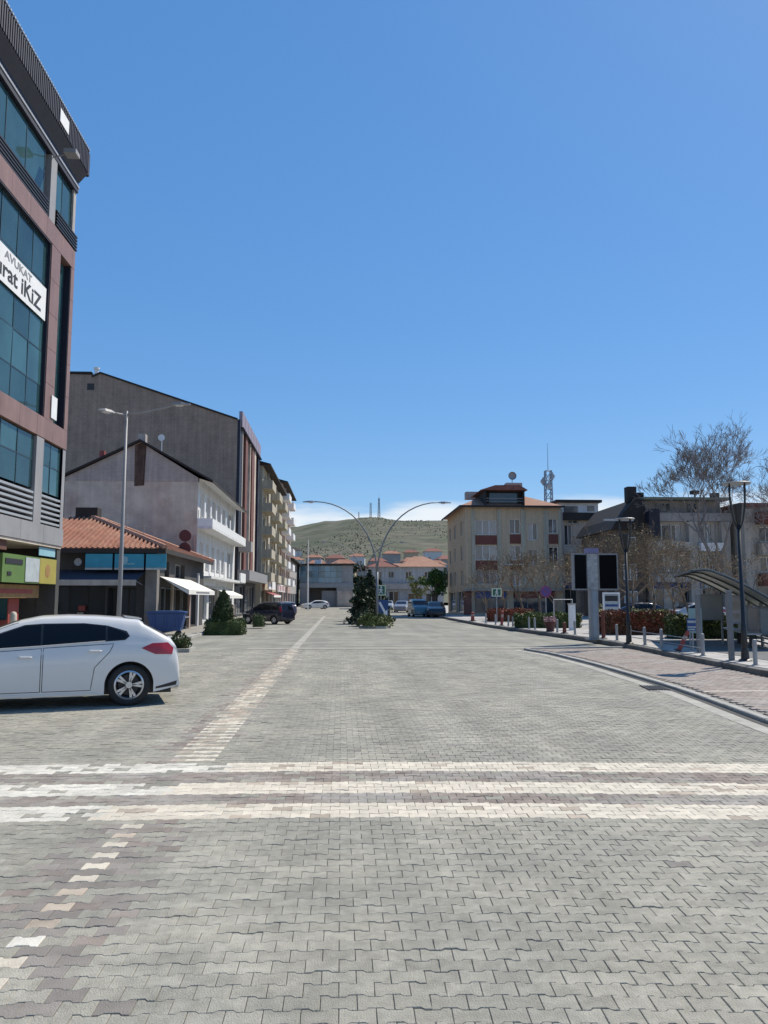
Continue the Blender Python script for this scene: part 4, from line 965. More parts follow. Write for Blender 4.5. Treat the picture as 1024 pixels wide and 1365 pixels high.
# ------------------------------------------------------------------ vehicles
def interp(L, x):
    if x <= L[0][0]: return L[0][1]
    for (a, p), (b, q) in zip(L, L[1:]):
        if x <= b: return p + (q - p) * ((x - a) / (b - a))
    return L[-1][1]
def smoothed(L, x, h=0.05):
    return (interp(L, x - h) + 2 * interp(L, x) + interp(L, x + h)) / 4
class CarShape:
    """body as a skin over cross-sections along x (rear axle at x = 0, nose at +x); overlays follow the same skin."""
    def __init__(s, top, belt, W, sill, wb, r_arch, r_wheel, tumble=0.42, rear_round=.16, front_round=.22, hl=.5, ax=0.0):
        s.top, s.belt, s.W, s.sill, s.wb, s.ra, s.rw, s.tumble = top, belt, W, sill, wb, r_arch, r_wheel, tumble
        s.xr, s.xf = top[0][0], top[-1][0]; s.rr, s.fr, s.hl = rear_round, front_round, hl; s.ax = ax
    def pw(s, x):
        a = max(0, 1 - (x - s.xr) / .55); b = max(0, 1 - (s.xf - x) / .9)
        return s.W * (1 - s.rr * a ** 2.2 - s.fr * b ** 2.0)
    def bottom(s, x):
        z = s.sill + .10 * max(0, 1 - (x - s.xr) / .5) + .05 * max(0, 1 - (s.xf - x) / .5)
        for c in (s.ax, s.ax + s.wb):
            d = abs(x - c)
            if d < s.ra: z = max(z, s.rw + math.sqrt(s.ra ** 2 - d * d))
        return z
    def section(s, x, zb=None):
        zt = smoothed(s.top, x, .03); bl = min(interp(s.belt, x), zt - .045); zb = min(s.bottom(x) if zb is None else zb, bl - .02)
        pw = s.pw(x); f = [(0, .91), (.2, .955), (.4, .985), (.62, 1), (.78, .997), (.88, .985), (.95, .968), (1, .945)]
        pts = []
        for k in range(10):
            z = zb + (bl - zb) * k / 9; pts.append((pw * interp(f, z / bl), z))
        yb = pw * .945; hgt = zt - bl
        ye = max(yb - s.tumble * max(0, hgt - .06), yb * .45)
        for k in range(1, 6):
            t = k / 5; bulge = math.sin(t * math.pi) * .018 * min(1, hgt / .4)
            pts.append((yb + (ye - yb) * t + bulge, bl + (hgt - min(.06, hgt * .5)) * t))
        pts.append((ye * .93, zt - min(.025, hgt * .25))); pts.append((ye * .75, zt - min(.008, hgt * .1))); pts.append((ye * .4, zt - .001)); pts.append((0, zt))
        return pts
    def w(s, x, z):
        p = s.section(x, s.sill)
        for (ya, za), (yb, zb) in zip(p, p[1:]):
            if za <= z <= zb: return ya + (yb - ya) * ((z - za) / max(zb - za, 1e-6))
        return p[-1][0] if z > p[-1][1] else p[0][0]
    def ztop(s, x, y):
        p = s.section(x, s.sill)[9:]
        for (ya, za), (yb, zb) in zip(p, p[1:]):
            if yb <= abs(y) <= ya: return za + (zb - za) * ((ya - abs(y)) / max(ya - yb, 1e-6))
        return p[0][1]
    def body(s):
        xs = set(np.linspace(s.xr, s.xf, 70).tolist())
        for c in (s.ax, s.ax + s.wb):
            for k in range(-14, 15): xs.add(c + s.ra * math.sin(k / 14 * math.pi / 2))
            xs.add(c - s.ra - .004); xs.add(c + s.ra + .004)
        for x, _ in s.top: xs.add(x)
        xs = sorted(x for x in xs if s.xr <= x <= s.xf); mb = MB(); n = None
        rings = []
        for x in xs:
            p = s.section(x); full = [(x, y, z) for y, z in p] + [(x, -y, z) for y, z in reversed(p[:-1])]
            rings.append(full); n = len(full)
        vs = [v for r_ in rings for v in r_]; fs = []
        for i in range(len(rings) - 1):
            for k in range(n - 1): fs.append((i * n + k, i * n + k + 1, (i + 1) * n + k + 1, (i + 1) * n + k))
        fs.append(tuple(range(n))[::-1]); fs.append(tuple(range((len(rings) - 1) * n, len(rings) * n)))
        mb.add(vs, fs); return mb
    def side(s, poly, off=.006, sy=1, rings=4, sub=6):
        """panel laid on the side skin, outline poly in (x, z)."""
        P = []
        for (a, b) in zip(poly, poly[1:] + poly[:1]):
            for k in range(sub): P.append((a[0] + (b[0] - a[0]) * k / sub, a[1] + (b[1] - a[1]) * k / sub))
        cx = sum(p[0] for p in P) / len(P); cz = sum(p[1] for p in P) / len(P); mb = MB(); n = len(P); vs = []
        for r_ in range(rings, 0, -1):
            t = r_ / rings
            for p in P:
                x, z = cx + (p[0] - cx) * t, cz + (p[1] - cz) * t; vs.append((x, sy * (s.w(x, z) + off), z))
        vs.append((cx, sy * (s.w(cx, cz) + off), cz))
        edge = [(p[0], sy * (s.w(p[0], p[1]) + off), p[1]) for p in P] + [(p[0], sy * (s.w(p[0], p[1]) - .004), p[1]) for p in P]
        fs = []
        for r_ in range(rings - 1):
            for k in range(n): fs.append((r_ * n + k, r_ * n + (k + 1) % n, (r_ + 1) * n + (k + 1) % n, (r_ + 1) * n + k))
        for k in range(n): fs.append(((rings - 1) * n + k, (rings - 1) * n + (k + 1) % n, len(vs) - 1))
        b = len(vs); vs += edge
        for k in range(n): fs.append((b + n + k, b + n + (k + 1) % n, b + (k + 1) % n, b + k))
        if sy > 0: fs = [f[::-1] for f in fs]
        return mb.add(vs, fs)
    def over(s, x0, x1, k0, k1, off=.007, n=10, m=10):
        """panel on the upper skin between stations x0, x1, half width as a share k of the roof edge."""
        mb = MB(); vs = []
        for i in range(n + 1):
            x = x0 + (x1 - x0) * i / n; k = k0 + (k1 - k0) * i / n
            ym = s.section(x, s.sill)[14][0] * k
            dz = (s.ztop(x + .02, 0) - s.ztop(x - .02, 0)) / .04; nl = math.hypot(dz, 1)
            for j in range(m + 1):
                y = ym * (2 * j / m - 1); vs.append((x - dz / nl * off, y, s.ztop(x, y) + off / nl))
        fs = [(i * (m + 1) + j, (i + 1) * (m + 1) + j, (i + 1) * (m + 1) + j + 1, i * (m + 1) + j + 1) for i in range(n) for j in range(m)]
        return mb.add(vs, [f[::-1] for f in fs])

def wheel_meshes(r, rim, wd):
    ty = MB(); ty.lathe([(rim, -wd / 2 + .01), (rim + .02, -wd / 2), (r - .025, -wd / 2), (r, -wd / 2 + .03), (r, wd / 2 - .03), (r - .025, wd / 2), (rim + .02, wd / 2), (rim, wd / 2 - .01)], 36, (0, 0, 0), 'y', closed=True)
    rm = MB(); rm.lathe([(rim + .004, wd / 2 - .005), (rim - .02, wd / 2 + .004), (rim - .03, wd / 2 - .02), (rim - .035, -wd / 2 + .02), (rim + .003, -wd / 2)], 36, (0, 0, 0), 'y', closed=True)
    rm.lathe([(.001, wd / 2 - .012), (.05, wd / 2 - .012), (.062, wd / 2 - .03), (.06, wd / 2 - .06)], 18, (0, 0, 0), 'y')
    for k in range(5):
        for d in (-.16, .16):
            a = k * 2 * math.pi / 5 + .3; b = a + d
            p, q = Vector((math.cos(a) * .045, 0, math.sin(a) * .045)), Vector((math.cos(b) * (rim - .02), 0, math.sin(b) * (rim - .02)))
            t = (q - p).normalized(); u = Vector((-t.z, 0, t.x)); y0, y1 = wd / 2 - .045, wd / 2 - .015
            vs = [p - u * .016 + Vector((0, y0, 0)), p + u * .016 + Vector((0, y0, 0)), q + u * .02 + Vector((0, y0, 0)), q - u * .02 + Vector((0, y0, 0))]
            rm.prism([v + Vector((0, y1 - y0, 0)) for v in vs], (0, -(y1 - y0), 0))
    br = MB(); br.lathe([(.001, .02), (rim - .06, .02), (rim - .06, .0), (.001, 0)], 24, (0, 0, 0), 'y')
    return ty, rm, br

def build_car(name, label, cat, loc, rz, shp, paint, wins, doors, extras, group=None, scale=1.0, detail=True, wind=None, rear=None, rim=.225, wd=.21):
    t = thing(name, label, cat, loc, rz, group); t.scale = (scale,) * 3
    bodyp = part('body', shp.body(), paint, t, smooth=True, local=True)
    part('underbody', MB().box(shp.xr + .12, shp.xf - .15, -shp.W + .27, shp.W - .27, shp.sill - .02, .72), M_BLACK, t, local=True)
    ty, rm, br = wheel_meshes(shp.rw, rim, wd)
    tm, rmm, bm_ = mesh_of('tyre', ty, M_RUB, True), mesh_of('rim', rm, M_ALU), mesh_of('brake_disc', br, M_BLACK)
    for xc in (shp.ax, shp.ax + shp.wb):
        for sy in (1, -1):
            w = bpy.data.objects.new('wheel', tm); COL.objects.link(w); w.parent = t; w.location = (xc, sy * (shp.W - wd / 2 - .03), shp.rw); w.rotation_euler = (0, rnd.uniform(0, 6), 0 if sy > 0 else math.pi)
            for nm, me in (('rim', rmm), ('brake_disc', bm_)):
                c = bpy.data.objects.new(nm, me); COL.objects.link(c); c.parent = w
    for sy in (1, -1):
        for poly in wins: part('side_window', shp.side(poly, .005, sy), G_CAR, t, smooth=True, local=True)
        for poly, hx, hz in doors:
            d = part('door', shp.side(poly, .003, sy, 3, 5), paint, t, smooth=True, local=True)
            yy = shp.w(hx, hz)
            gp = MB(); ol = [(p[0] + (q[0] - p[0]) * k / 5, p[1] + (q[1] - p[1]) * k / 5) for p, q in zip(poly, poly[1:] + poly[:1]) for k in range(5)]
            gp.tube([(p[0], sy * (shp.w(*p) + .002), p[1]) for p in ol + ol[:1]], .0055, 4, cap=False); part('door_gap', gp, M_BLACK, d, local=True)
            hb = MB(); hb.tube([(hx - .10, sy * (yy + .004), hz), (hx - .07, sy * (yy + .035), hz + .004), (hx + .07, sy * (yy + .035), hz + .006), (hx + .10, sy * (yy + .004), hz + .004)], .014, 8); part('handle', hb, paint, d, local=True)
        for nm, poly, m_, off in extras: part(nm, shp.side(poly, off, sy), m_, t, smooth=True, local=True)
    if wind: part('windscreen', shp.over(*wind), G_CAR, t, smooth=True, local=True)
    if rear: part('rear_window', shp.over(*rear), G_CAR, t, smooth=True, local=True)
    return t
M_CARW = mat('white_car_paint', (.69, .68, .655), rough=.28, var=.03, scale=2, coat=.7)
M_TAIL = mat('red_lens', (.35, .012, .015), rough=.12, var=.1, scale=20, coat=.6)
M_LENS = mat('clear_lens', (.55, .56, .58), rough=.12, var=.1, scale=20)
hatch = CarShape(
    top=[(-.90, .40), (-.893, .70), (-.86, .88), (-.81, .985), (-.74, 1.075), (-.30, 1.315), (-.25, 1.365), (0, 1.392), (.4, 1.425), (.85, 1.44), (1.25, 1.425), (1.6, 1.355), (2.0, 1.20), (2.45, 1.02), (2.6, .965), (3.1, .90), (3.45, .80), (3.58, .66), (3.63, .42)],
    belt=[(-.9, .86), (-.6, 1.0), (0, 1.02), (1.0, .955), (2.0, .89), (2.6, .86), (3.6, .74)], W=.895, sill=.19, wb=2.685, r_arch=.375, r_wheel=.33, ax=-.11)
WL = [[(2.03, .935), (1.22, .975), (1.22, 1.29), (1.45, 1.275), (1.8, 1.15), (2.0, 1.04)], [(1.185, .98), (.27, 1.035), (.27, 1.265), (.6, 1.298), (1.185, 1.298)], [(.235, 1.04), (-.01, 1.055), (-.07, 1.10), (-.03, 1.155), (.235, 1.26)]]
DR = [([(1.20, .27), (1.20, .93), (2.03, .88), (2.18, .70), (2.15, .27)], 1.42, .80), ([(1.17, .27), (1.17, .935), (.14, .985), (.20, .86), (.42, .62), (.47, .27)], .42, .875)]
EX = [('window_surround', [(2.06, .925), (1.2, .965), (.2, 1.025), (-.03, 1.04), (-.10, 1.10), (-.05, 1.18), (.25, 1.272), (.6, 1.312), (1.2, 1.31), (1.46, 1.292), (1.82, 1.165), (2.04, 1.045)], M_BLACK, .002), ('tail_light', [(-.28, .91), (-.45, .985), (-.70, .99), (-.79, .90), (-.77, .80), (-.50, .81)], M_TAIL, .008),
      ('bumper_insert', [(-.52, .26), (-.52, .29), (-.86, .37), (-.85, .30)], M_BLACK, .004), ('sill_trim', [(.40, .205), (.40, .235), (2.28, .235), (2.28, .205)], M_CARW, .012),
      ('headlight', [(2.9, .70), (3.15, .80), (3.42, .78), (3.5, .68), (3.3, .64)], M_LENS, .008)]
ct = (-3.47 + .0, 12.95); ang = R(17); left = Vector((math.sin(ang), -math.cos(ang), 0))
cx_, cy_ = ct[0] - left.x * .87, ct[1] - left.y * .87
car = build_car('hatchback', 'white hatchback with dark tinted windows parked sideways on the left of the street', 'car', (cx_, cy_, 0.0), math.pi + ang, hatch, M_CARW, WL, DR, EX, wind=(1.55, 2.42, .97, .99), rear=(-.70, -.31, .93, .9))
for sy in (1, -1):
    b = MB(); b.ball((2.02, sy * 1.02, .955), .095, 14, 8, sz=.75); b.v = [(2.02 + (p[0] - 2.02) * .8, p[1] + (p[1] - sy * 1.02) * .25, p[2]) for p in b.v]; part('mirror', b, M_CARW, car, smooth=True, local=True)
    b = MB(); b.box(1.98, 2.06, min(sy * .84, sy * .98), max(sy * .84, sy * .98), .90, .93); part('mirror_arm', b, M_BLACK, car, local=True)
    b = MB(); b.tube([(.27, sy * (hatch.w(.27, 1.03) + .01), 1.03), (1.22, sy * (hatch.w(1.22, .968) + .01), .968), (2.05, sy * (hatch.w(2.05, .925) + .01), .925)], .007, 5); part('window_trim', b, M_CARW, car, local=True)
b = MB(); b.prism([(-.29, -.50, 1.355), (-.02, -.54, 1.395), (-.02, .54, 1.395), (-.29, .50, 1.355)], (0, 0, .02)); part('spoiler', b, M_CARW, car, local=True)
part('exhaust', MB().tube([(-.55, .55, .25), (-.9, .55, .25)], .035, 10), M_CHROME, car, local=True)
part('rear_reflector', MB().box(-.885, -.87, .35, .6, .44, .47), M_TAIL, car, local=True)

mpv = CarShape(top=[(-.72, .45), (-.71, .85), (-.66, 1.1), (-.52, 1.5), (-.35, 1.62), (.3, 1.66), (1.3, 1.65), (1.75, 1.52), (2.25, 1.2), (2.55, 1.05), (3.0, .97), (3.22, .80), (3.28, .45)],
               belt=[(-.8, .98), (.5, 1.02), (2.0, .96), (3.3, .80)], W=.87, sill=.22, wb=2.55, r_arch=.36, r_wheel=.315, tumble=.3)
WV = [[(2.05, 1.0), (1.25, 1.05), (1.25, 1.5), (1.65, 1.42), (1.95, 1.18)], [(1.2, 1.05), (.35, 1.07), (.35, 1.5), (1.2, 1.5)], [(.3, 1.07), (-.4, 1.09), (-.36, 1.4), (-.2, 1.48), (.3, 1.5)]]
DV = [([(1.22, .3), (1.22, 1.0), (2.1, .95), (2.15, .3)], 1.4, .9), ([(1.18, .3), (1.18, 1.0), (.2, 1.0), (.42, .7), (.45, .3)], .5, .9)]
EV = [('window_surround', [(2.1, .985), (1.2, 1.035), (-.45, 1.075), (-.42, 1.42), (-.22, 1.5), (.3, 1.52), (1.25, 1.52), (1.68, 1.435), (2.0, 1.19)], M_BLACK, .002), ('tail_light', [(-.5, 1.0), (-.45, 1.35), (-.58, 1.3), (-.66, 1.0), (-.64, .85)], M_TAIL, .008), ('headlight', [(2.65, .75), (2.9, .88), (3.15, .82), (3.1, .72)], M_LENS, .008)]
M_NAVYP = mat('navy_car_paint', (.012, .014, .03), rough=.25, var=.05, coat=.6); M_GREYP = mat('grey_car_paint', (.20, .20, .22), rough=.3, var=.05, coat=.5); M_TEALP = mat('teal_car_paint', (.05, .15, .19), rough=.3, var=.05, coat=.5); M_SILV = mat('silver_car_paint', (.42, .43, .45), rough=.3, var=.05, coat=.5, metal=.3)
build_car('van', 'dark navy people carrier parked at an angle in front of the left shops', 'van', (-4.0, 53.6, 0), R(180 - 36), mpv, M_NAVYP, WV, DV, EV, wind=(1.75, 2.45, .96, .98), rear=(-.66, -.45, .9, .9), scale=.9, rim=.2)
def far_car(label, x, y, rz, paint, shp=hatch, w=WL, d=DR, e=EX, sc=1.0, group='cars parked at the far end of the street'):
    return build_car('parked_car', label, 'car', (x, y, 0), rz, shp, paint, w, d, e, wind=(1.55, 2.42, .97, .99) if shp is hatch else (1.75, 2.45, .96, .98), rear=(-.70, -.31, .93, .9) if shp is hatch else (-.66, -.45, .9, .9), group=group, scale=sc)
far_car('teal blue car facing the street beside the green leafy tree', 7.3, 76.5, R(-86), M_TEALP, mpv, WV, DV, EV)
far_car('black car half in shade right of the teal blue car', 9.0, 75.5, R(-95), mat('black_car_paint', (.012, .012, .014), rough=.3, coat=.5))
far_car('grey car a little farther away, left of the teal blue car', 7.9, 101, R(-100), M_GREYP)
far_car('silver car, smallest one seen just right of the blue median board', 7.2, 121, R(-95), M_SILV)
far_car('white car coming down the left lane near the dark arcade', -3.0, 131, R(200), M_CARW)
far_car('grey violet car just beyond the dark van on the left', -5.4, 79, R(115), mat('violet_car_paint', (.13, .12, .16), rough=.3, coat=.5))

# ------------------------------------------------------------------ lamps, signs, street furniture
# left street lamp with two heads
o = thing('street_lamp', 'tall grey street lamp with two heads in front of the tile roofed shop', 'street lamp', (-7.7, 28, .1))
part('pole', MB().tube([(0, 0, 0), (.02, 0, 2.5), (.03, 0, 8.25)], [.085, .075, .045], 12), M_LGREY, o, smooth=True, local=True)
part('base', MB().box(-.16, .16, -.16, .16, 0, .03).tube([(0, 0, .03), (0, 0, .5)], .11, 10), M_GREYMETAL, o, local=True)
part('arm', MB().tube([(.03, 0, 8.15), (.6, 0, 8.2), (1.5, 0, 8.42), (1.85, -.1, 8.5)], [.03, .03, .028, .025], 8), M_LGREY, o, smooth=True, local=True)
part('arm', MB().tube([(.03, 0, 8.1), (-.25, -.2, 8.12), (-.4, -.4, 8.12)], .028, 8), M_LGREY, o, smooth=True, local=True)
def lamp_head(parent, c, rz, L=.62):
    m_ = Matrix.Rotation(rz, 3, 'Z'); C_ = Vector(c)
    b = MB(); sec = [(0, .04, .05), (.15, .11, .09), (.4, .14, .10), (L, .05, .05)]; vs = []
    for x, w_, h_ in sec: vs += [m_ @ Vector(p) + C_ for p in ((x, -w_, 0), (x, w_, 0), (x, w_ * .6, h_), (x, -w_ * .6, h_))]
    fs = [(i * 4 + k, i * 4 + (k + 1) % 4, i * 4 + 4 + (k + 1) % 4, i * 4 + 4 + k) for i in range(3) for k in range(4)] + [(3, 2, 1, 0), (12, 13, 14, 15)]
    b.add(vs, fs); h = part('lamp_head', b, M_LGREY, parent, local=True)
    d = MB(); vs = [m_ @ Vector(p) + C_ for p in ((.12, -.08, -.004), (.45, -.09, -.004), (.45, .09, -.004), (.12, .08, -.004), (.2, -.05, -.05), (.4, -.05, -.05), (.4, .05, -.05), (.2, .05, -.05))]
    d.add(vs, [(0, 1, 5, 4), (1, 2, 6, 5), (2, 3, 7, 6), (3, 0, 4, 7), (4, 5, 6, 7)]); part('lens', d, M_LENS, h, local=True)
lamp_head(o, (1.6, -.1, 8.46), R(-8), .7); lamp_head(o, (-.3, -.35, 8.08), R(225))

def double_lamp(label, x, y, h, span, group):
    t = thing('median_lamp', label, 'street lamp', (x, y, .15), 0, group)
    part('pole', MB().tube([(0, 0, 0), (0, 0, h * .42)], [.09, .075], 10), mat('lamp_grey', (.20, .21, .22), rough=.5, metal=.2), t, smooth=True, local=True)
    for sx in (-1, 1):
        pts = []
        for k in range(13):
            u = k / 12; pts.append((sx * (span / 2) * (u ** 1.75 * .93 + .07 * u), 0, h * .42 + (h * .58) * (1 - (1 - u) ** 1.9)))
        part('arm', MB().tube(pts, [.055 - .022 * k / 12 for k in range(13)], 8), mat('lamp_grey', (.20, .21, .22), rough=.5, metal=.2), t, smooth=True, local=True)
        e = pts[-1]; lamp_head(t, (e[0] - sx * .05, 0, e[2] - .05), 0 if sx > 0 else math.pi, .8)
    return t
double_lamp('nearest double lamp with two arching arms on the planted median', 2.28, 50, 7.7, 8.0, 'double lamps on the median')
double_lamp('second double lamp with arching arms, farther along the median', 2.4, 86, 7.7, 8.0, 'double lamps on the median')
o = thing('flag_pole', 'thin white pole standing by the far left lane against the hill', 'pole', (-5.0, 120, 0)); part('pole', MB().tube([(0, 0, 0), (0, 0, 10.6)], [.11, .06], 8), M_WPAINT, o, local=True); part('finial', MB().ball((0, 0, 10.7), .12), M_LGREY, o, local=True)

def park_lamp(label, x, y, h, tilt=0):
    t = thing('park_lamp', label, 'street lamp', (x, y, PLZ), R(20), 'black lamps on the plaza edge')
    part('pole', MB().tube([(0, 0, 0), (0, 0, .9), (0, 0, .92), (0, 0, h - 1.0)], [.075, .07, .055, .045], 12), M_BLACK, t, smooth=True, local=True)
    part('base', MB().lathe([(.16, 0), (.16, .03), (.1, .06), (.085, .3), (.07, .32)], 14), M_BLACK, t, local=True)
    part('lantern', MB().lathe([(.045, h - 1.05), (.07, h - .95), (.125, h - .58), (.125, h - .54), (.03, h - .53)], 16), M_BLACK, t, local=True, smooth=False)
    for k in range(4):
        a = k * math.pi / 2; c, s_ = math.cos(a), math.sin(a)
        part('arm', MB().tube([(c * .05, s_ * .05, h - 1.15), (c * .15, s_ * .15, h - .95), (c * .23, s_ * .23, h - .6), (c * .25, s_ * .25, h - .25), (c * .25, s_ * .25, h - .02)], .018, 6), M_BLACK, t, smooth=True, local=True)
    part('shade', MB().lathe([(.01, h), (.33, h - .02), (.34, h), (.32, h + .02), (.01, h + .05)], 26), M_GREYMETAL, t, local=True)
    return t
park_lamp('nearest black plaza lamp with a flat round shade, beside the bus shelter', 10.02, 19.3, 4.45)
park_lamp('second black plaza lamp, between the red hedge and the screen totem', 9.85, 26.8, 4.3)
park_lamp('third black plaza lamp, hidden partly by the screen totem', 15.2, 42, 4.3) if False else None

# low posts along the plaza kerb
def kx(y): return lerp_line(K2, y)
def px_to_y(px):          # where the kerb line lies in the direction of a picture column
    y = 20.0
    for _ in range(30): y = (kx(y) + .32) * F_PX / (px - 455)
    return y
first = None
GP_ = 'low grey posts along the plaza kerb'
def post(px, lab):
    global first
    y = px_to_y(px); x = kx(y) + .32
    if first is None:
        t = thing('bollard', lab, 'bollard', (x, y, PLZ), 0, GP_)
        part('post', MB().lathe([(.05, 0), (.05, .56), (.042, .59), (.015, .6)], 12), M_GREYMETAL, t, local=True, smooth=False)
        part('collar', MB().lathe([(.058, .44), (.058, .48)], 12), M_LGREY, t, local=True); part('foot', MB().lathe([(.085, 0), (.085, .02)], 12), M_GREYMETAL, t, local=True)
        first = t; return t
    t = copy_tree(first); t.location = (x, y, PLZ); t.rotation_euler = (rnd.gauss(0, .02), rnd.gauss(0, .02), 0); t['label'] = lab
    return t
posts = [(1014, 'low grey post just right of the nearest black lamp'), (942, 'low grey post at the left end of the bus shelter'), (886, 'low grey post left of the leaning red bollard'), (863, 'second low grey post left of the leaning red bollard'),
         (843, 'low grey post just right of the second black lamp'), (825, 'low grey post just left of the second black lamp'), (793, 'low grey post right against the screen totem'), (768, 'low grey post left of the screen totem'),
         (744, 'low grey post between the flower urn and the red bollard'), (714, 'low grey post just left of the flower urn'), (706, 'second low grey post left of the flower urn'), (684, 'right one of two low grey posts between the red bollards'), (678, 'left one of two low grey posts between the red bollards'), (648, 'dark low post near the far red bollard'), (661, 'low post leaning beside the red and white marker')]
for px, lab in posts: post(px, lab)
# chain rails between the nearest posts
rl = thing('rail', 'two thin grey rails joining the nearest low posts', 'rail', (kx(18) + .32, 18, PLZ))
for z in (.2, .42):
    for a, b in ((863, 886), (886, 915), (915, 942), (843, 863)):
        ya, yb = px_to_y(a), px_to_y(b); part('bar', MB().tube([(kx(ya) + .32, ya, PLZ + z), (kx(yb) + .32, yb, PLZ + z)], .014, 6), M_GREYMETAL, rl)
M_RUST = mat('rusty_red', (.15, .05, .035), rough=.8, var=.3)
def red_bollard(px, h, lab, lean=(0, 0), r=.06, white=True, name='marker_post'):
    y = px_to_y(px); x = kx(y) + .28
    t = thing(name, lab, 'bollard', (x, y, PLZ), 0, 'red markers along the plaza kerb'); t.rotation_euler = (lean[0], lean[1], 0)
    part('post', MB().lathe([(r * 1.1, 0), (r, .05), (r * .8, h - .03), (r * .3, h)], 12), M_REDP if white else M_RUST, t, local=True)
    if white: part('band', MB().lathe([(r * .93, h * .55), (r * .9, h * .75)], 12), M_PINK, t, local=True)
    part('base', MB().lathe([(r * 2, 0), (r * 2, .03), (r * 1.2, .05)], 14), M_BLACK, t, local=True)
    return t
red_bollard(910, .68, 'red and white marker post leaning over at the kerb before the blue sign', (R(6), R(26)), .065)
red_bollard(808, 1.1, 'tall rusty red post at the left end of the red hedge', r=.075, white=False)
red_bollard(755, .5, 'short dark red cone shaped post left of the screen totem', r=.09, white=False)
red_bollard(697, .75, 'red marker post between the urn and the pairs of grey posts', r=.1)
red_bollard(670, .85, 'red and white marker post left of the grey post pair', (0, R(4)), r=.08)
red_bollard(631, .62, 'farthest red marker post, at the corner of the beige block', r=.13)
# flower urn
y = px_to_y(735); x = kx(y) + .3
o = thing('flower_urn', 'dark red round planter with pale pink flowers on the plaza kerb', 'planter', (x, y, PLZ))
part('urn', MB().lathe([(.16, 0), (.2, .04), (.17, .1), (.25, .3), (.3, .44), (.31, .47), (.27, .47), (.25, .42), (.01, .4)], 18), mat('dark_red', (.09, .03, .03), rough=.7), o, local=True, smooth=True)
part('flowers', MB().leaves([(rnd.gauss(0, .13), rnd.gauss(0, .13), .5 + abs(rnd.gauss(0, .08))) for _ in range(260)], .045), mat('pink_flowers', (.48, .30, .30), rough=.8, rand=.3), o, local=True)
# road signs
def sign_plate(name, lab, x, y, z, w, h, m, pole_h, cat='sign', rz=0.0, frame=None):
    t = thing(name, lab, cat, (x, y, PLZ if x > 8.8 else 0.15), rz)
    part('pole', MB().tube([(0, .04, 0), (0, .04, pole_h)], .03, 8), M_GREYMETAL, t, local=True)
    part('plate', MB().box(-w / 2, w / 2, -.015, .015, z - h / 2, z + h / 2), m, t, local=True)
    if frame:
        b = MB(); f = .07
        b.box(-w / 2 - f, w / 2 + f, -.03, .02, z + h / 2, z + h / 2 + f).box(-w / 2 - f, w / 2 + f, -.03, .02, z - h / 2 - f, z - h / 2).box(-w / 2 - f, -w / 2, -.03, .02, z - h / 2, z + h / 2).box(w / 2, w / 2 + f, -.03, .02, z - h / 2, z + h / 2)
        part('frame', b, frame, t, local=True)
    return t
M_SBLUE = mat('sign_blue', (.025, .07, .22), rough=.5, var=.08); M_SGREEN = mat('sign_green', (.02, .11, .07), rough=.5, var=.08); M_LIME = mat('sign_frame', (.55, .62, .45), rough=.5, var=.08)
def walker(t, z, s_, m_):
    b = MB(); b.lathe([(.12 * s_, -.02), (.12 * s_, -.016)], 12, (0.02, 0, z + .38 * s_), 'y')
    for q in ([(-.1, .2), (.12, .22), (.08, -.08), (-.08, -.08)], [(-.08, -.06), (.06, -.06), (-.18, -.45), (-.28, -.42)], [(-.02, -.06), (.09, -.06), (.26, -.42), (.16, -.46)], [(.08, .2), (.28, .0), (.24, -.05), (.06, .1)], [(-.1, .2), (-.28, .0), (-.24, -.05), (-.06, .1)]):
        b.prism([(p[0] * s_, -.016, z + p[1] * s_) for p in q], (0, -.005, 0))
    part('walker_symbol', b, m_, t, local=True)
t = sign_plate('crossing_sign', 'square pedestrian crossing sign with a pale frame on the median, above the blue board', 2.62, 52, 2.1, .5, .55, M_SGREEN, 2.4, frame=M_LIME); walker(t, 2.1, .5, M_WPAINT)
t = sign_plate('crossing_sign', 'square pedestrian crossing sign with a pale frame before the beige block', 10.3, 52.0, 1.95, .52, .42, M_SGREEN, 2.2, frame=M_LIME); walker(t, 1.95, .42, M_WPAINT)
t = sign_plate('keep_right_board', 'blue board with a white slanting arrow at the front of the median trees', 2.66, 50.6, .9, .74, 1.15, M_SBLUE, 1.4)
b = MB(); b.prism([(-.26, -.016, 1.28), (-.14, -.016, 1.36), (.2, -.016, .72), (.08, -.016, .65)], (0, -.006, 0)); b.prism([(.02, -.017, .58), (.3, -.017, .5), (.3, -.017, .86)], (0, -.006, 0)); part('arrow', b, M_WPAINT, t, local=True)
o = thing('no_parking_sign', 'round blue and red no parking sign among bare trees before the beige block', 'sign', (11.9, 45.5, PLZ))
part('pole', MB().tube([(0, .04, 0), (0, .04, 2.3)], .03, 8), M_GREYMETAL, o, local=True)
part('disc', MB().lathe([(.001, -.012), (.33, -.012), (.33, .012), (.001, .012)], 26, (0, 0, 1.95), 'y'), mat('violet_blue', (.10, .06, .22), rough=.5), o, local=True)
part('rim', MB().lathe([(.27, -.02), (.33, -.02), (.33, -.013), (.27, -.013)], 26, (0, 0, 1.95), 'y', closed=True), mat('violet_red', (.24, .035, .12), rough=.5), o, local=True)
b = MB(); b.prism([(-.21, -.015, 2.12), (-.17, -.015, 2.16), (.21, -.015, 1.78), (.17, -.015, 1.74)], (0, -.006, 0)); part('bar', b, MATS['violet_red'], o, local=True)
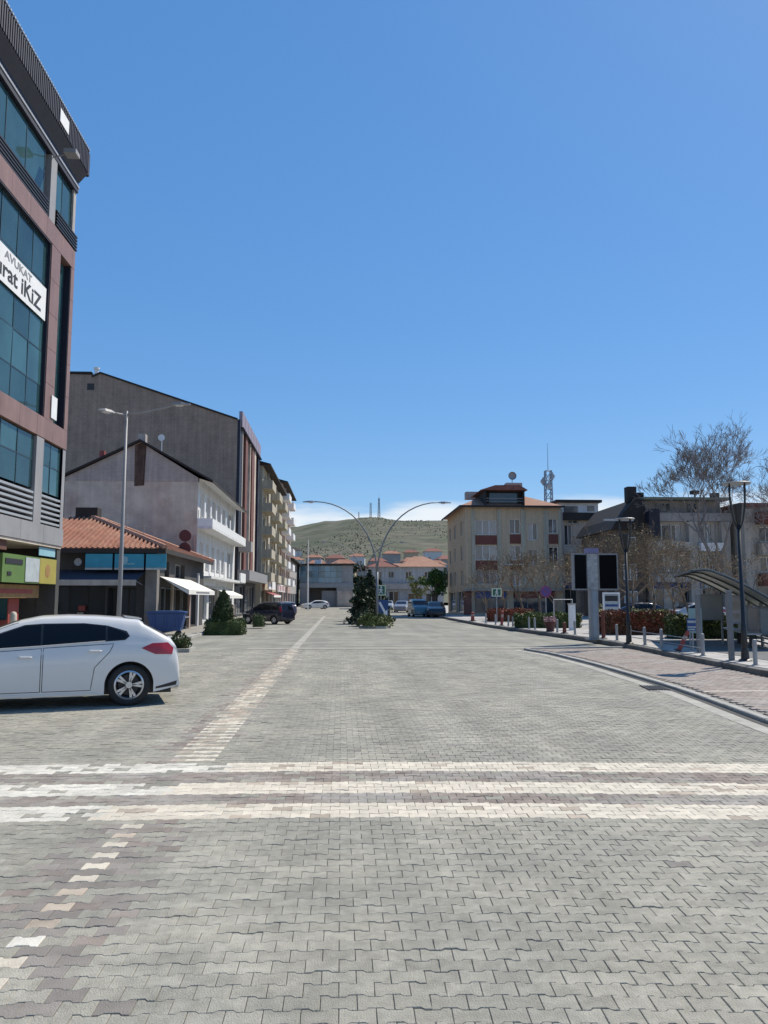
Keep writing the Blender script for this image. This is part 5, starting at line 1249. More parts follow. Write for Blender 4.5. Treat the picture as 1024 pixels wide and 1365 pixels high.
# low blue and white sign beside the leaning marker
t = sign_plate('direction_sign', 'low blue and white striped sign by the shelter end panel', 10.35, 22.9, .78, .34, .36, M_SBLUE, .9)
b = MB(); b.box(-.16, .16, -.022, -.0155, .83, .9).box(-.16, .16, -.022, -.0155, .69, .73).box(-.16, .06, -.022, -.0155, .62, .66); part('stripe', b, M_LEDG, t, local=True)

# screen totem
o = thing('screen_totem', 'grey column carrying two big black screens with a pale panel between them', 'display', (9.62, 29.8, PLZ))
part('column', MB().box(-.17, .17, -.1, .1, .02, 2.0).box(-.3, .3, -.22, .22, 0, .019), M_GREYMETAL, o, local=True)
part('column_face', MB().box(-.06, .1, -.115, -.101, .1, 1.9), mat('bluegrey_metal', (.30, .35, .40), rough=.45, metal=.2), o, local=True)
part('centre_panel', MB().box(-.24, .16, -.16, .14, 1.9, 3.25), mat('mottled_panel', (.40, .40, .39), rough=.6, var=.5, scale=7), o, local=True)
part('header', MB().box(-.26, .2, -.2, .18, 3.26, 3.46), mat('violet_header', (.20, .19, .34), rough=.5), o, local=True)
for sx, x0, x1, rz in ((-1, -.92, -.27, R(24)), (1, .2, .94, R(-8))):
    M3 = Matrix.Rotation(rz, 3, 'Z'); og = Vector((x1 if sx < 0 else x0, -.05, 0)); w_ = x1 - x0
    b = MB(); b.box(-w_ if sx < 0 else 0, 0 if sx < 0 else w_, -.07, .07, 1.86, 3.26, rot=M3, org=og); sc_ = part('screen_case', b, M_LGREY, o, local=True)
    b = MB(); b.box((-w_ if sx < 0 else 0) + .045, (0 if sx < 0 else w_) - .045, -.082, -.071, 1.92, 3.2, rot=M3, org=og); part('screen', b, mat('black_screen', (.004, .004, .005), rough=.6, var=.1, spec=.08), sc_, local=True)
# information stand
o = thing('information_stand', 'white framed notice stand with dark stripes behind the red hedge', 'notice stand', (13.0, 37.5, PLZ))
b = MB(); b.box(-.42, -.36, -.05, .05, 0, 1.75).box(.34, .4, -.05, .05, 0, 1.75).box(-.42, .4, -.05, .05, 1.752, 1.84); part('frame', b, M_WPAINT, o, local=True)
part('panel', MB().box(-.35, .33, -.02, .02, .35, 1.74), M_LEDG, o, local=True)
for z0, z1, m_ in ((1.42, 1.68, M_BLACK), (1.16, 1.27, M_SBLUE), (.88, .98, M_SBLUE), (.55, .7, M_SBLUE)): part('print', MB().box(-.32, .3, -.03, -.021, z0, z1), m_, o, local=True)
o = thing('notice_pillar', 'narrow white pillar standing left of the screen totem', 'pillar', (11.35, 38.5, PLZ)); part('pillar', MB().box(-.14, .14, -.14, .14, 0, 1.25), M_WPAINT, o, local=True); part('cap', MB().box(-.17, .17, -.17, .17, 1.251, 1.31), M_KERB, o, local=True)
o = thing('goal_frame', 'thin pale metal frame around the narrow white pillar', 'frame', (11.3, 39.6, PLZ)); part('frame', MB().tube([(-.55, 0, 0), (-.55, 0, 1.5), (.4, 0, 1.5), (.4, 0, 0)], .03, 6), M_LSLAT, o, local=True)

# bus shelter: bent canopy hung from back posts, its back falling to the ground side
SH_RZ = -math.atan2(2.0, 6.0)       # local +y runs away from the viewer
o = thing('bus_shelter', 'bus shelter with a bent translucent canopy on dark ribs at the right edge', 'bus shelter', (10.9, 24.0, PLZ), SH_RZ)
M_CANOPY = mat('canopy_sheet', (.33, .345, .29), rough=.4, var=.2, scale=2)
def vault(u): return (2.9 * u, 2.42 + .03 * math.sin(min(1, u * 4) * math.pi) - 1.72 * max(0, u - .16) ** 1.3)
ya, yb = 0.0, 6.6
b = MB(); n = 14; ue = .88
for k in range(n):
    (x0, z0), (x1, z1) = vault(ue * k / n), vault(ue * (k + 1) / n); b.prism([(x0, ya, z0), (x1, ya, z1), (x1, ya, z1 + .025), (x0, ya, z0 + .025)], (0, yb - ya, 0))
part('canopy', b, M_CANOPY, o, local=True)
for y_ in (0.0, 2.2, 4.4, 6.6):
    part('rib', MB().tube([(vault(ue * k / n)[0], y_, vault(ue * k / n)[1] - .035) for k in range(n + 1)], .03, 6), mat('rib_grey', (.07, .075, .08), rough=.5), o, local=True)
    part('post', MB().tube([(2.3, y_, 0), (2.3, y_, vault(.8)[1] - .05)], .055, 8), M_GREYMETAL, o, local=True, smooth=True)
part('edge_beam', MB().tube([(0, ya, 2.4), (0, yb, 2.4)], .03, 6), M_BLACK, o, local=True)
part('bench', MB().box(1.6, 2.0, .6, 6.0, .42, .47), M_LSLAT, o, local=True)
for y_ in (.9, 3.3, 5.6): part('bench_leg', MB().box(1.7, 1.9, y_, y_ + .05, 0, .42), M_BLACK, o, local=True)
for y0_, y1_, m_ in ((.1, 2.1, M_LEDG), (2.3, 4.3, mat('poster_pale', (.44, .39, .37), rough=.4, var=.35, scale=2)), (4.5, 6.5, mat('poster_grey', (.34, .35, .34), rough=.4, var=.15, scale=2))):
    fr = part('poster_frame', MB().box(2.26, 2.28, y0_, y1_, .35, 1.25), M_LGREY, o, local=True); part('poster', MB().box(2.25, 2.259, y0_ + .06, y1_ - .06, .4, 1.2), m_, fr, local=True)
for z in (.1, .25): part('back_rail', MB().box(2.27, 2.31, .1, 6.5, z, z + .06), M_LSLAT, o, local=True)
for (x_, y_, h_, lab) in ((9.75, 19.45, 1.72, 'taller grey post between the two low posts beside the nearest black lamp'), (10.25, 22.3, 1.65, 'taller grey post just behind the low blue and white sign')):
    t = thing('tall_post', lab, 'post', (x_, y_, PLZ)); part('post', MB().box(-.055, .055, -.055, .055, 0, h_), mat('dull_grey_paint', (.17, .175, .18), rough=.6), t, local=True); part('cap', MB().box(-.07, .07, -.07, .07, h_ + .001, h_ + .03), M_LGREY, t, local=True); part('foot', MB().box(-.11, .11, -.11, .11, 0.0, .015), M_GREYMETAL, t, local=True)
t = thing('mint_panel', 'pale mint green upright panel beside the low blue and white sign', 'panel', (10.75, 23.6, PLZ)); part('panel', MB().box(-.2, .2, -.015, .015, .5, 1.25), mat('mint_panel', (.24, .36, .34), rough=.3), t, local=True)
for sx in (-.17, .17): part('leg', MB().box(sx - .02, sx + .02, .016, .04, 0, 1.2), M_GREYMETAL, t, local=True)
# poster boards seen beyond the shelter
for (px_, y_, w_, h_, z_, m_, lab) in ((956, 26.5, .72, .78, 1.25, MATS['poster_grey'], 'pale grey poster board seen between the shelter posts'), (990, 24.5, .52, .8, 1.2, MATS['poster_pale'], 'pinkish poster board right of the pale grey one in the shelter')):
    x_ = (px_ - 455) / F_PX * y_
    t = thing('poster_board', lab, 'poster board', (x_, y_, PLZ)); part('frame', MB().box(-w_ / 2 - .05, w_ / 2 + .05, -.03, .03, z_ - h_ / 2 - .05, z_ + h_ / 2 + .05), M_LGREY, t, local=True); part('poster', MB().box(-w_ / 2, w_ / 2, -.036, -.031, z_ - h_ / 2, z_ + h_ / 2), m_, t, local=True)
    for sx in (-1, 1): part('leg', MB().box(sx * w_ / 2 - .03, sx * w_ / 2 + .03, -.02, .02, 0, z_ - h_ / 2 - .05), M_GREYMETAL, t, local=True)
    if 'pinkish' in lab: part('print', MB().lathe([(.16, -.042), (.16, -.037)], 14, (-.03, 0, z_ + .12), 'y').box(-.18, .1, -.042, -.037, z_ - .3, z_ - .12), M_PTAN, t, local=True)

# ------------------------------------------------------------------ vegetation
def at(px, y): return (px - 455) / F_PX * y      # street position of something seen in that direction, y metres up the street
L_HEDGE = foliage('hedge_leaves', (.045, .075, .022), (.075, .10, .035)); L_DARK = foliage('dark_leaves', (.018, .034, .016), (.035, .055, .025)); L_RED = foliage('red_leaves', (.21, .062, .035), (.13, .07, .038))
L_BRIGHT = foliage('bright_leaves', (.055, .125, .025), (.09, .16, .04)); L_OLIVE = foliage('olive_leaves', (.12, .15, .04), (.17, .18, .06)); L_CONE = foliage('cone_leaves', (.03, .05, .018), (.06, .08, .028))
def hedge_points(x0, x1, y0, y1, z0, z1, n, r, wob=.08):
    pts = []
    for _ in range(n):
        f = r.random(); a, b, c = r.random(), r.random(), r.random()
        dx, dy = x1 - x0, y1 - y0; h = z1 - z0
        k = r.choices((0, 1, 2), (dx * dy, 2 * dx * h, 2 * dy * h))[0]
        if k == 0: p = (x0 + a * dx, y0 + b * dy, z1 + r.gauss(0, wob * .6) + .05 * math.sin(x0 + a * dx * 5))
        elif k == 1: p = (x0 + a * dx, (y0 if f < .5 else y1) + r.gauss(0, wob * .5), z0 + c * h)
        else: p = ((x0 if f < .5 else x1) + r.gauss(0, wob * .5), y0 + b * dy, z0 + c * h)
        pts.append(p)
    return pts
def hedge(name, label, x0, x1, y0, y1, z0, z1, m, n, leaf=.05, group=None, extra=None, cat='hedge', core=True):
    t = thing(name, label, cat, ((x0 + x1) / 2, (y0 + y1) / 2, z0), 0, group); r = random.Random(hash((x0, y0)) & 255)
    if core: part('core', MB().box(x0 + .05, x1 - .05, y0 + .05, y1 - .05, z0, z1 - .05), m, t)
    part('leaves', MB().leaves(hedge_points(x0, x1, y0, y1, z0, z1, n, r), leaf, r=r), m, t)
    if extra: part('young_leaves', MB().leaves(hedge_points(x0, x1, y0, y1, z0 + (z1 - z0) * .45, z1, n // 2, r), leaf, r=r), extra, t)
    return t
t = hedge('clipped_hedge', 'low clipped box hedge around the foot of the cone shrub', -6.35, -4.62, 37.6, 39.0, .0, .66, L_HEDGE, 2600, .045)
t = thing('cone_shrub', 'dark cone shaped shrub rising from the clipped hedge', 'shrub', (-5.62, 38.35, 0)); r_ = random.Random(5)
pts = []
for _ in range(2800):
    u = r_.random() ** .7; z = .4 + 1.72 * (1 - u); rad = .47 * math.sin(min(1, u * 1.25) * math.pi / 2) ** .9 + .02; a = r_.uniform(0, 6.283); k = 1 + r_.gauss(0, .07)
    pts.append((rad * k * math.cos(a), rad * k * math.sin(a), z))
part('crown', MB().leaves(pts, .05, r=r_), L_CONE, t, local=True); part('core', MB().lathe([(.4, .4), (.42, .8), (.36, 1.2), (.2, 1.7), (.03, 2.05)], 14), L_CONE, t, local=True); part('stem', MB().tube([(0, 0, 0), (0, 0, .6)], .05, 8), M_BARK, t, local=True)
t = hedge('low_bush', 'small dark bush in a kerbed bed behind the tail of the white hatchback', -5.45, -4.95, 25.9, 26.5, .02, .44, L_CONE, 700, .045, cat='bush')
part('bed_kerb', MB().box(-5.6, -4.8, 25.65, 25.78, 0, .12).box(-4.93, -4.8, 25.785, 26.6, 0, .12).box(-5.6, -5.47, 25.785, 26.6, 0, .12).box(-5.6, -4.8, 26.605, 26.72, 0, .12), M_KERB, t)
part('blossom', MB().leaves([(rnd.uniform(-5.1, -4.9), rnd.uniform(25.85, 26.1), rnd.uniform(.1, .3)) for _ in range(16)], .03), M_REDP, t)
hedge('back_shrub', 'dark low shrub behind the clipped hedge, beside the dark van', -5.0, -4.4, 45.5, 46.6, .1, .75, L_CONE, 500, .05, cat='shrub')

# planted median
med = thing('median', 'kerbed planted strip dividing the far street', 'median', (2, 46, 0), kind='structure')
MED = [(1.15, 46.2), (1.5, 45.35), (2.0, 45.1), (2.55, 45.35), (2.9, 46.2), (3.1, 60), (3.2, 112), (1.6, 112), (1.1, 60)]
b = MB(); b.prism([(x, y, -.03) for x, y in MED], (0, 0, .16)); part('kerb', b, M_KERB, med)
b = MB(); b.prism([(2.1 + (x - 2.1) * .82, y + (.15 if y < 47 else -.2), .131) for x, y in MED], (0, 0, .02)); part('soil', b, M_GROUND, med)
def mound(name, label, cx, cy, z0, rx, ry, h, m, n, leaf, group=None, cat='shrub', extra=None, rough=.18):
    t = thing(name, label, cat, (cx, cy, z0), 0, group); r = random.Random(int(cx * 100 + cy * 10) & 1023); pts = []
    ph = [r.uniform(0, 6.28) for _ in range(4)]
    for _ in range(n):
        a = r.uniform(0, 6.283); u = r.random(); z = u ** .8; rad = math.sqrt(max(0, 1 - z * z)) ** .8 * (1 + rough * math.sin(a * 3 + ph[0]) * .6 + rough * math.sin(a * 5 + ph[1] + z * 4) * .5) + r.gauss(0, .06)
        hh = h * (1 + rough * math.sin(a * 2 + ph[2]))
        pts.append((rx * rad * math.cos(a), ry * rad * math.sin(a), z * hh + r.gauss(0, .03)))
    part('leaves', MB().leaves(pts, leaf, r=r), m, t, local=True)
    if extra: part('young_leaves', MB().leaves([p for p in pts if p[2] > h * .5][: n // 2], leaf, r=r), extra, t, local=True)
    b = MB(); b.lathe([(.75, 0), (.8, h * .3), (.6, h * .65), (.25, h * .85), (.02, h * .9)], 12); b.v = [(p[0] * rx, p[1] * ry, p[2]) for p in b.v]; part('core', b, m, t, local=True)
    return t
mound('median_shrub', 'low spreading olive shrub at the near tip of the median', 2.0, 46.0, .12, .95, .75, .62, L_OLIVE, 1400, .06, extra=L_HEDGE)
mound('median_shrub', 'dark shrub on the left edge of the median behind the olive one', 1.35, 49.2, .12, .55, 1.2, .75, L_DARK, 900, .06)

def conifer(name, label, x, y, h, rad, m, n=1500, group=None):
    t = thing(name, label, 'tree', (x, y, .12), 0, group); r = random.Random(int(x * 77 + y * 31))
    pts = []
    for _ in range(n):
        u = r.random() ** .75; z = h * (.02 + .98 * (1 - u)); a = r.uniform(0, 6.283); whorl = .75 + .25 * math.sin(z * 9) + .2 * math.sin(a * 5 + z * 2)
        q = 1.45 * rad * (u ** .55) * whorl * r.uniform(.45, 1.08); pts.append((q * math.cos(a), q * math.sin(a), z - q * .12))
    part('crown', MB().leaves(pts, .11, r=r), m, t, local=True); part('trunk', MB().tube([(0, 0, 0), (0, 0, h * .95)], [.09, .015], 7), M_BARK, t, local=True)
    return t
for x, y, h, rad, lab in ((1.35, 53.5, 2.75, .75, 'leftmost dark conifer on the median, lower than its neighbour'), (2.0, 55.5, 3.6, .8, 'tallest dark conifer on the median, under the double lamp'), (2.75, 57, 3.0, .7, 'dark conifer right of the tallest one, behind the crossing sign'), (1.6, 61, 3.3, .8, 'dark conifer farther back on the median, half hidden by the front ones'), (2.4, 66, 3.6, .8, 'conifer deep in the median row behind the others')):
    conifer('conifer', lab, x, y, h, rad, L_DARK, 1700, 'conifers on the median')
conifer('green_shrub', 'green bushy tree low on the median right of the blue board', 3.0, 58.5, 2.0, .7, L_HEDGE, 800)

def leafy_tree(name, label, x, y, z0, h, rx, trunk_h, m, n, leaf, group=None):
    t = thing(name, label, 'tree', (x, y, z0), 0, group); r = random.Random(int(x * 13 + y * 7))
    cl = [(r.gauss(0, rx * .45), r.gauss(0, rx * .45), trunk_h + (h - trunk_h) * r.uniform(.15, .9), r.uniform(.3, .5) * rx) for _ in range(16)]
    tr = MB(); tr.tube([(0, 0, 0), (.05, 0, trunk_h), (.0, .05, h * .75)], [.14, .1, .03], 8)
    for c in cl[:9]: tr.tube([(.03, 0, trunk_h * .9), (c[0] * .5, c[1] * .5, (trunk_h + c[2]) / 2), c[:3]], [.06, .04, .012], 5)
    part('trunk', tr, M_BARK, t, local=True)
    pts = []
    for _ in range(n):
        c = r.choice(cl); v = Vector((r.gauss(0, 1), r.gauss(0, 1), r.gauss(0, 1))).normalized() * c[3] * r.uniform(.5, 1.05); pts.append((c[0] + v.x, c[1] + v.y, c[2] + v.z * .8))
    part('crown', MB().leaves(pts, leaf, r=r), m, t, local=True)
    return t
leafy_tree('leafy_tree', 'bright green leafy tree left of the beige block', 10.1, 84, .2, 4.6, 1.35, 1.5, L_BRIGHT, 2600, .13)
leafy_tree('leafy_tree', 'olive green thin tree just left of the bright green one', 9.2, 96, .2, 4.6, 1.3, 1.5, L_OLIVE, 1100, .12)
for px, y, h, lab in ((452, 186, 9.5, 'dark round tree behind the right end of the blue glass building'), (477, 200, 10, 'dark tree behind the median trees, under the hill'), (512, 190, 8.5, 'dark tree rising behind the arcade house, just right of the double lamp'), (590, 152, 9, 'dark tree wedged between the arcade house and the beige block'), (407, 190, 8, 'dark tree at the far left end of the street behind the low block')):
    leafy_tree('leafy_tree', lab, at(px, y), y, max(-.2, hill_z(at(px, y), y) if y > 192 else -.2), h, 2.6, 2.4, L_DARK, 1300, .3, 'dark trees at the foot of the hill')
leafy_tree('leafy_tree', 'small dark green tree by the far right lane behind the median', 5.0, 110, 0, 4.0, 1.3, 1.3, L_DARK, 900, .13)

def bare_tree(name, label, x, y, h, spread, m, seed, depth=5, trunk=.28, buds=0, group='bare trees on the square', r0=None, up=.25, twig=.009):
    t = thing(name, label, 'tree', (x, y, PLZ), 0, group); r = random.Random(seed); tr, br = MB(), MB(); tips = []
    r0 = r0 or h * .016
    def grow(p, d, L, rad, lev):
        n = 3 if lev < 2 else 2; pts = [p]; q = p.copy(); dd = d.copy()
        for k in range(n):
            dd = (dd + Vector((r.gauss(0, .12), r.gauss(0, .12), r.gauss(0, .06) + up * .12))).normalized(); q = q + dd * (L / n); pts.append(q.copy())
        r1 = max(rad * .62, twig * .7); (tr if lev == 0 else br).tube(pts, [rad + (r1 - rad) * i / n for i in range(n + 1)], 8 if lev == 0 else (5 if lev < 3 else 3), cap=lev == 0)
        if lev >= depth: tips.append(q); return
        kids = r.choice((2, 3, 3)) + (2 if lev == 0 else 0) + (lev == depth - 1)
        for k in range(kids):
            ax = dd.orthogonal(); ax.rotate(Matrix.Rotation(r.uniform(0, 6.283), 3, dd)); sp_ = r.uniform(.35, .85) * spread
            nd = (dd * math.cos(sp_) + ax * math.sin(sp_)); nd.z += up * .5; nd.normalize()
            st_ = pts[-1] if k < 2 else pts[-2].lerp(pts[-1], r.uniform(.0, .9))
            grow(st_.copy(), nd, L * r.uniform(.62, .86), max(r1 * r.uniform(.65, .9), twig), lev + 1)
    grow(Vector((0, 0, 0)), Vector((r.gauss(0, .03), r.gauss(0, .03), 1)), h * trunk, r0, 0)
    mz = max(p.z for p in tips); k = h / mz
    tr.v = [(p[0] * k, p[1] * k, p[2] * k) for p in tr.v]; br.v = [(p[0] * k, p[1] * k, p[2] * k) for p in br.v]
    part('trunk', tr, M_BARK, t, local=True, smooth=True); part('branches', br, m, t, local=True)
    if buds:
        pts = []
        for _ in range(buds): p = r.choice(tips) * k; pts.append((p.x + r.gauss(0, .12), p.y + r.gauss(0, .12), p.z + r.gauss(0, .12)))
        part('buds', kind='stuff', mb=MB().leaves(pts, .05, r=r), mats=L_BUD, parent=t, local=True)
    return t
L_BUD = foliage('opening_buds', (.19, .13, .06), (.14, .13, .045))
for px, y, h, sd, bd, lab in ((648, 64, 4.2, 11, 200, 'small bare tree at the left foot of the beige block'), (672, 60, 5.4, 2, 250, 'bare tree before the beige block, left of the square crossing sign post'), (700, 57, 5.6, 3, 380, 'greenish bare tree before the middle of the beige block'), (722, 53, 5.0, 4, 380, 'bare tree just left of the round violet sign'),
                              (742, 49, 4.8, 5, 300, 'bare tree at the right corner of the beige block'), (829, 50, 6.4, 6, 420, 'dense brown bare tree before the dark gable'), (850, 44, 6.0, 7, 520, 'brown budding tree right of the second black lamp'), (876, 47, 5.6, 8, 420, 'brown budding tree before the balcony openings'),
                              (904, 42, 4.6, 9, 300, 'bare tree above the red hedge end'), (926, 50, 5.4, 10, 250, 'bare tree before the pale stair tower'), (952, 44, 5.0, 12, 200, 'thin bare tree over the bus shelter'), (1012, 46, 5.2, 14, 200, 'bare tree right of the nearest black lamp')):
    bare_tree('bare_tree', lab, at(px, y), y, h, 1.0, M_TWIG, sd, 6 if 820 < px < 880 else 5, buds=bd * 2 if 820 < px < 880 else bd, twig=.008)
bare_tree('big_bare_tree', 'large grey leafless tree rising above the roofs at the right', at(965, 56), 56, 15.0, .72, M_TWIGG, 41, 8, trunk=.2, r0=.2, up=.34, twig=.009)
bare_tree('big_bare_tree', 'large leafless tree cut by the right edge of the view', at(1085, 55), 55, 13.4, .85, M_TWIGG, 31, 7, trunk=.2, r0=.2, up=.34, twig=.009)

# hedges on the square
hedge('red_hedge', 'red leaved hedge right of the screen totem', at(813, 33.5), at(905, 33.5), 33.3, 34.8, PLZ, 1.08, L_RED, 4200, .06, 'hedges on the square', extra=L_RED)
part('green_sprigs', MB().leaves(hedge_points(12.6, 14.2, 33.3, 34.8, .8, 1.15, 500, random.Random(2)), .06), L_OLIVE, [o for o in bpy.data.objects if o.name == 'red_hedge'][0])
hedge('green_hedge', 'low green hedge between the urn and the screen totem', at(692, 41.5), at(775, 41.5), 41.3, 42.6, PLZ, .85, L_HEDGE, 3000, .06, 'hedges on the square', extra=L_OLIVE)
hedge('far_hedge', 'dark red hedge at the foot of the beige block', at(655, 53), at(715, 53), 53.3, 54.6, PLZ, .95, L_RED, 2500, .06, 'hedges on the square')
hedge('dark_hedge', 'dark hedge strip behind the bus shelter', at(905, 30), at(1060, 30), 30.0, 31.0, PLZ, .98, L_CONE, 3500, .06, 'hedges on the square', extra=L_OLIVE)
mound('yellow_shrub', 'pale yellow flowering shrub between the totem and the tall red post', at(801, 35), 35, PLZ, .3, .3, 1.15, foliage('pale_yellow', (.42, .38, .17), (.30, .32, .12)), 420, .06)

# ------------------------------------------------------------------ RIGHT: buildings round the square
bb = thing('beige_block', 'beige four storey block with red window panels and an orange hipped roof', 'building', (11.7, 74, 0))
BX0, BX1, BY0, BY1, BZ = 11.75, 21.0, 74.0, 86.5, 10.45
f1 = Facade((BX0, BY0, 0), (1, 0, 0), (0, -1, 0)); W1 = BX1 - BX0
ops = []; pan = []
for s_, z in enumerate((7.15, 4.75, 2.45)):
    ops.append((.95, 3.0, z + .6, z + 2.0))
    if s_ < 2: pan.append((.95, 3.0, z - .35, z + .52))
for z in (7.5, 5.0): ops += [(4.25, 5.3, z + .35, z + 1.75)]; pan.append((4.25, 5.3, z - .6, z + .28))
ops += [(6.0, 6.95, 7.25, 8.85), (6.0, 6.95, 4.9, 6.4), (8.0, 8.9, 7.9, 9.3), (8.0, 8.9, 5.0, 6.6)]; pan += [(8.0, 8.9, 6.9, 7.8)]
ops += [(4.25, 5.2, 2.9, 4.6), (.8, 3.9, .3, 2.3), (4.5, 8.6, .3, 2.5)]
mb = MB(); f1.wall(mb, W1, 0, BZ, ops, .2)
f0 = Facade((BX0 - .0, BY1, 0), (0, -1, 0), (-1, 0, 0)); ops0 = [(1.5, 2.8, z, z + 1.4) for z in (3.0, 5.4, 7.8)] + [(5.0, 6.3, z, z + 1.4) for z in (3.0, 5.4, 7.8)] + [(9.5, 10.8, z, z + 1.4) for z in (3.0, 5.4, 7.8)] + [(1, 5.5, .3, 2.4), (6.5, 11, .3, 2.4)]
f0.wall(mb, BY1 - BY0, 0, BZ, ops0, .2)
mb.quad((BX1, BY0, 0), (BX1, BY1, 0), (BX1, BY1, BZ), (BX1, BY0, BZ)); mb.quad((BX1, BY1, 0), (BX0, BY1, 0), (BX0, BY1, BZ), (BX1, BY1, BZ)); part('wall', mb, M_BEIGE, bb)
for i, o_ in enumerate(ops): f1.window(bb, o_, .2, cols=3 if o_[1] - o_[0] > 1.5 else 2, sill=False, fm=M_WPAINT if o_[2] > 2.6 else M_GREYMETAL, gm=G_CURT if i < 3 else None)
for o_ in ops0: f0.window(bb, o_, .2, cols=2, sill=False)
M_REDPAN = mat('brick_red_panel', (.16, .055, .04), rough=.8, var=.15)
for p in pan: b = MB(); f1.box(b, *p, .003, .05); part('red_panel', b, M_REDPAN, bb)
for u0, u1 in ((.55, .92), (3.03, 3.4), (5.33, 5.75), (7.5, 7.95), (8.93, 9.2)): b = MB(); f1.box(b, u0, u1, 2.6, 10.2, .003, .12); part('pilaster', b, M_CREAM, bb)
for z in (2.55,): b = MB(); f1.box(b, -.3, W1, z - .12, z, .003, .6); part('ledge', b, M_GREYW, bb)
b = MB(); f1.box(b, 3.6, 5.6, 4.85, 4.95, .12, .7); part('canopy', b, M_WPAINT, bb)
for k, (u0, u1, m_) in enumerate(((.9, 3.8, M_SBLUE), (4.6, 8.5, M_BROOF))): b = MB(); f1.box(b, u0, u1, 1.75, 2.35, .003, .15); part('shop_board', b, m_, bb)
b = MB(); f1.box(b, -.25, .5, .2, 2.4, .01, .12); part('red_column', b, M_RBROWN, bb)
rm = MB(); e = .55; ZR = BZ
c = [(BX0 - e, BY0 - e, ZR), (BX1 + e * .4, BY0 - e, ZR), (BX1 + e * .4, BY1 + e, ZR), (BX0 - e, BY1 + e, ZR)]; a, b_ = (BX0 + 3.6, 80, ZR + 2.15), (BX1 - 3.6, 80, ZR + 2.15)
rm.quad(c[0], c[1], b_, a); rm.quad(c[2], c[3], a, b_); rm.tri(c[1], c[2], b_); rm.tri(c[3], c[0], a); rm.quad(c[3], c[2], c[1], c[0]); part('roof', rm, M_TILEO, bb)
fx = MB(); fx.box(c[0][0], c[1][0], c[0][1] - .06, c[0][1], ZR - .14, ZR + .05); fx.box(c[0][0] - .06, c[0][0], c[0][1], c[3][1], ZR - .14, ZR + .05); part('eaves_board', fx, M_DROOF, bb)
dm = MB(); dm.box(13.6, 13.75, 73.75, 79, 10.55, 12.0).box(17.3, 17.45, 73.75, 79, 10.55, 12.0).box(13.76, 17.29, 74.6, 74.7, 10.6, 12.0); part('dormer_wall', dm, M_DROOF, bb)
dm = MB(); dm.prism([(13.2, 73.6, 12.0), (17.75, 73.6, 12.0), (16.9, 73.6, 12.5), (14.6, 73.6, 12.45)], (0, 6, 0)); part('dormer_roof', dm, M_BROOF, bb)
boxp('dormer_window', bb, 14.2, 16.9, 74.55, 74.59, 10.85, 11.8, G_WIN)
part('dormer_rail', MB().tube([(13.75, 73.8, 11.2), (17.3, 73.8, 11.2)], .03, 6).tube([(13.75, 73.8, 10.95), (17.3, 73.8, 10.95)], .025, 6), M_GREYMETAL, bb)
part('chimney', MB().box(16.4, 18.0, 77, 78, 11.8, 13.2), M_BRICKO, bb); part('chimney', MB().box(12.9, 15.2, 80.5, 81.5, 12.0, 12.75), M_BRICKO, bb)
b = MB(); b.lathe([(.02, .16), (.3, .08), (.42, -.06), (.3, .1)], 14, (17.1, 77.4, 13.95), 'y'); b.tube([(17.1, 77.5, 13.2), (17.1, 77.5, 13.9)], .04, 6); part('dish', b, M_GREYMETAL, bb)
part('downpipe', MB().tube([(BX1 + .05, BY0 - .1, .2), (BX1 + .05, BY0 - .1, 10.2)], .06, 6), M_LGREY, bb)

def block(name, label, x0, x1, y0, y1, h, wallm, rows, cat='building', roofm=None, group=None, ground=True, flat=.3):
    t = thing(name, label, cat, (x0, y0, 0), 0, group); f = Facade((x0, y0, 0), (1, 0, 0), (0, -1, 0)); W = x1 - x0; ops = []
    for (z0, z1, spans) in rows:
        for u0, u1 in spans: ops.append((u0, u1, z0, z1))
    mb = MB(); f.wall(mb, W, 0, h, ops, .22)
    mb.quad((x0, y1, 0), (x0, y0, 0), (x0, y0, h), (x0, y1, h)); mb.quad((x1, y0, 0), (x1, y1, 0), (x1, y1, h), (x1, y0, h)); mb.quad((x1, y1, 0), (x0, y1, 0), (x0, y1, h), (x1, y1, h)); part('wall', mb, wallm, t)
    for o_ in ops: f.window(t, o_, .22, cols=2 if o_[1] - o_[0] < 1.8 else 3, sill=o_[2] > 3, fm=M_WPAINT if o_[2] > 3 else M_GREYMETAL)
    if roofm: boxp('roof', t, x0 - .25, x1 + .25, y0 - .3, y1 + .2, h + .002, h + flat, roofm)
    return t, f
M_PALE = mat('pale_wall', (.46, .415, .36), rough=.9, var=.12, streak=.15)
t, f = block('pale_block', 'pale block with a set back top floor right of the beige one', 21.35, 26.4, 76, 88, 9.7, M_PALE, [(6.9, 8.9, [(.5, 1.3), (3.2, 3.95), (4.05, 4.75)]), (4.0, 5.8, [(.5, 1.6), (3.2, 4.6)]), (.3, 2.6, [(.4, 2.2), (2.6, 4.6)]), (9.05, 9.4, [(.9, 1.9)])])
boxp('parapet', t, 21.3, 26.5, 75.6, 75.99, 9.35, 10.1, M_DROOF); boxp('top_floor', t, 21.6, 25.7, 77.2, 87, 9.72, 11.25, M_WHITEP); boxp('top_roof', t, 21.3, 25.95, 76.7, 87.4, 11.252, 11.5, M_DROOF)
boxp('top_window', t, 22.2, 23.6, 77.16, 77.195, 10.25, 10.9, G_WIN); boxp('top_window', t, 24.6, 25.3, 77.16, 77.195, 10.4, 10.95, G_WIN)
boxp('balcony', t, 21.5, 24.2, 75.2, 75.99, 6.0, 6.85, M_LEDG); boxp('shop_board', t, 21.6, 26.2, 75.85, 75.99, 2.7, 3.3, M_SBLUE)

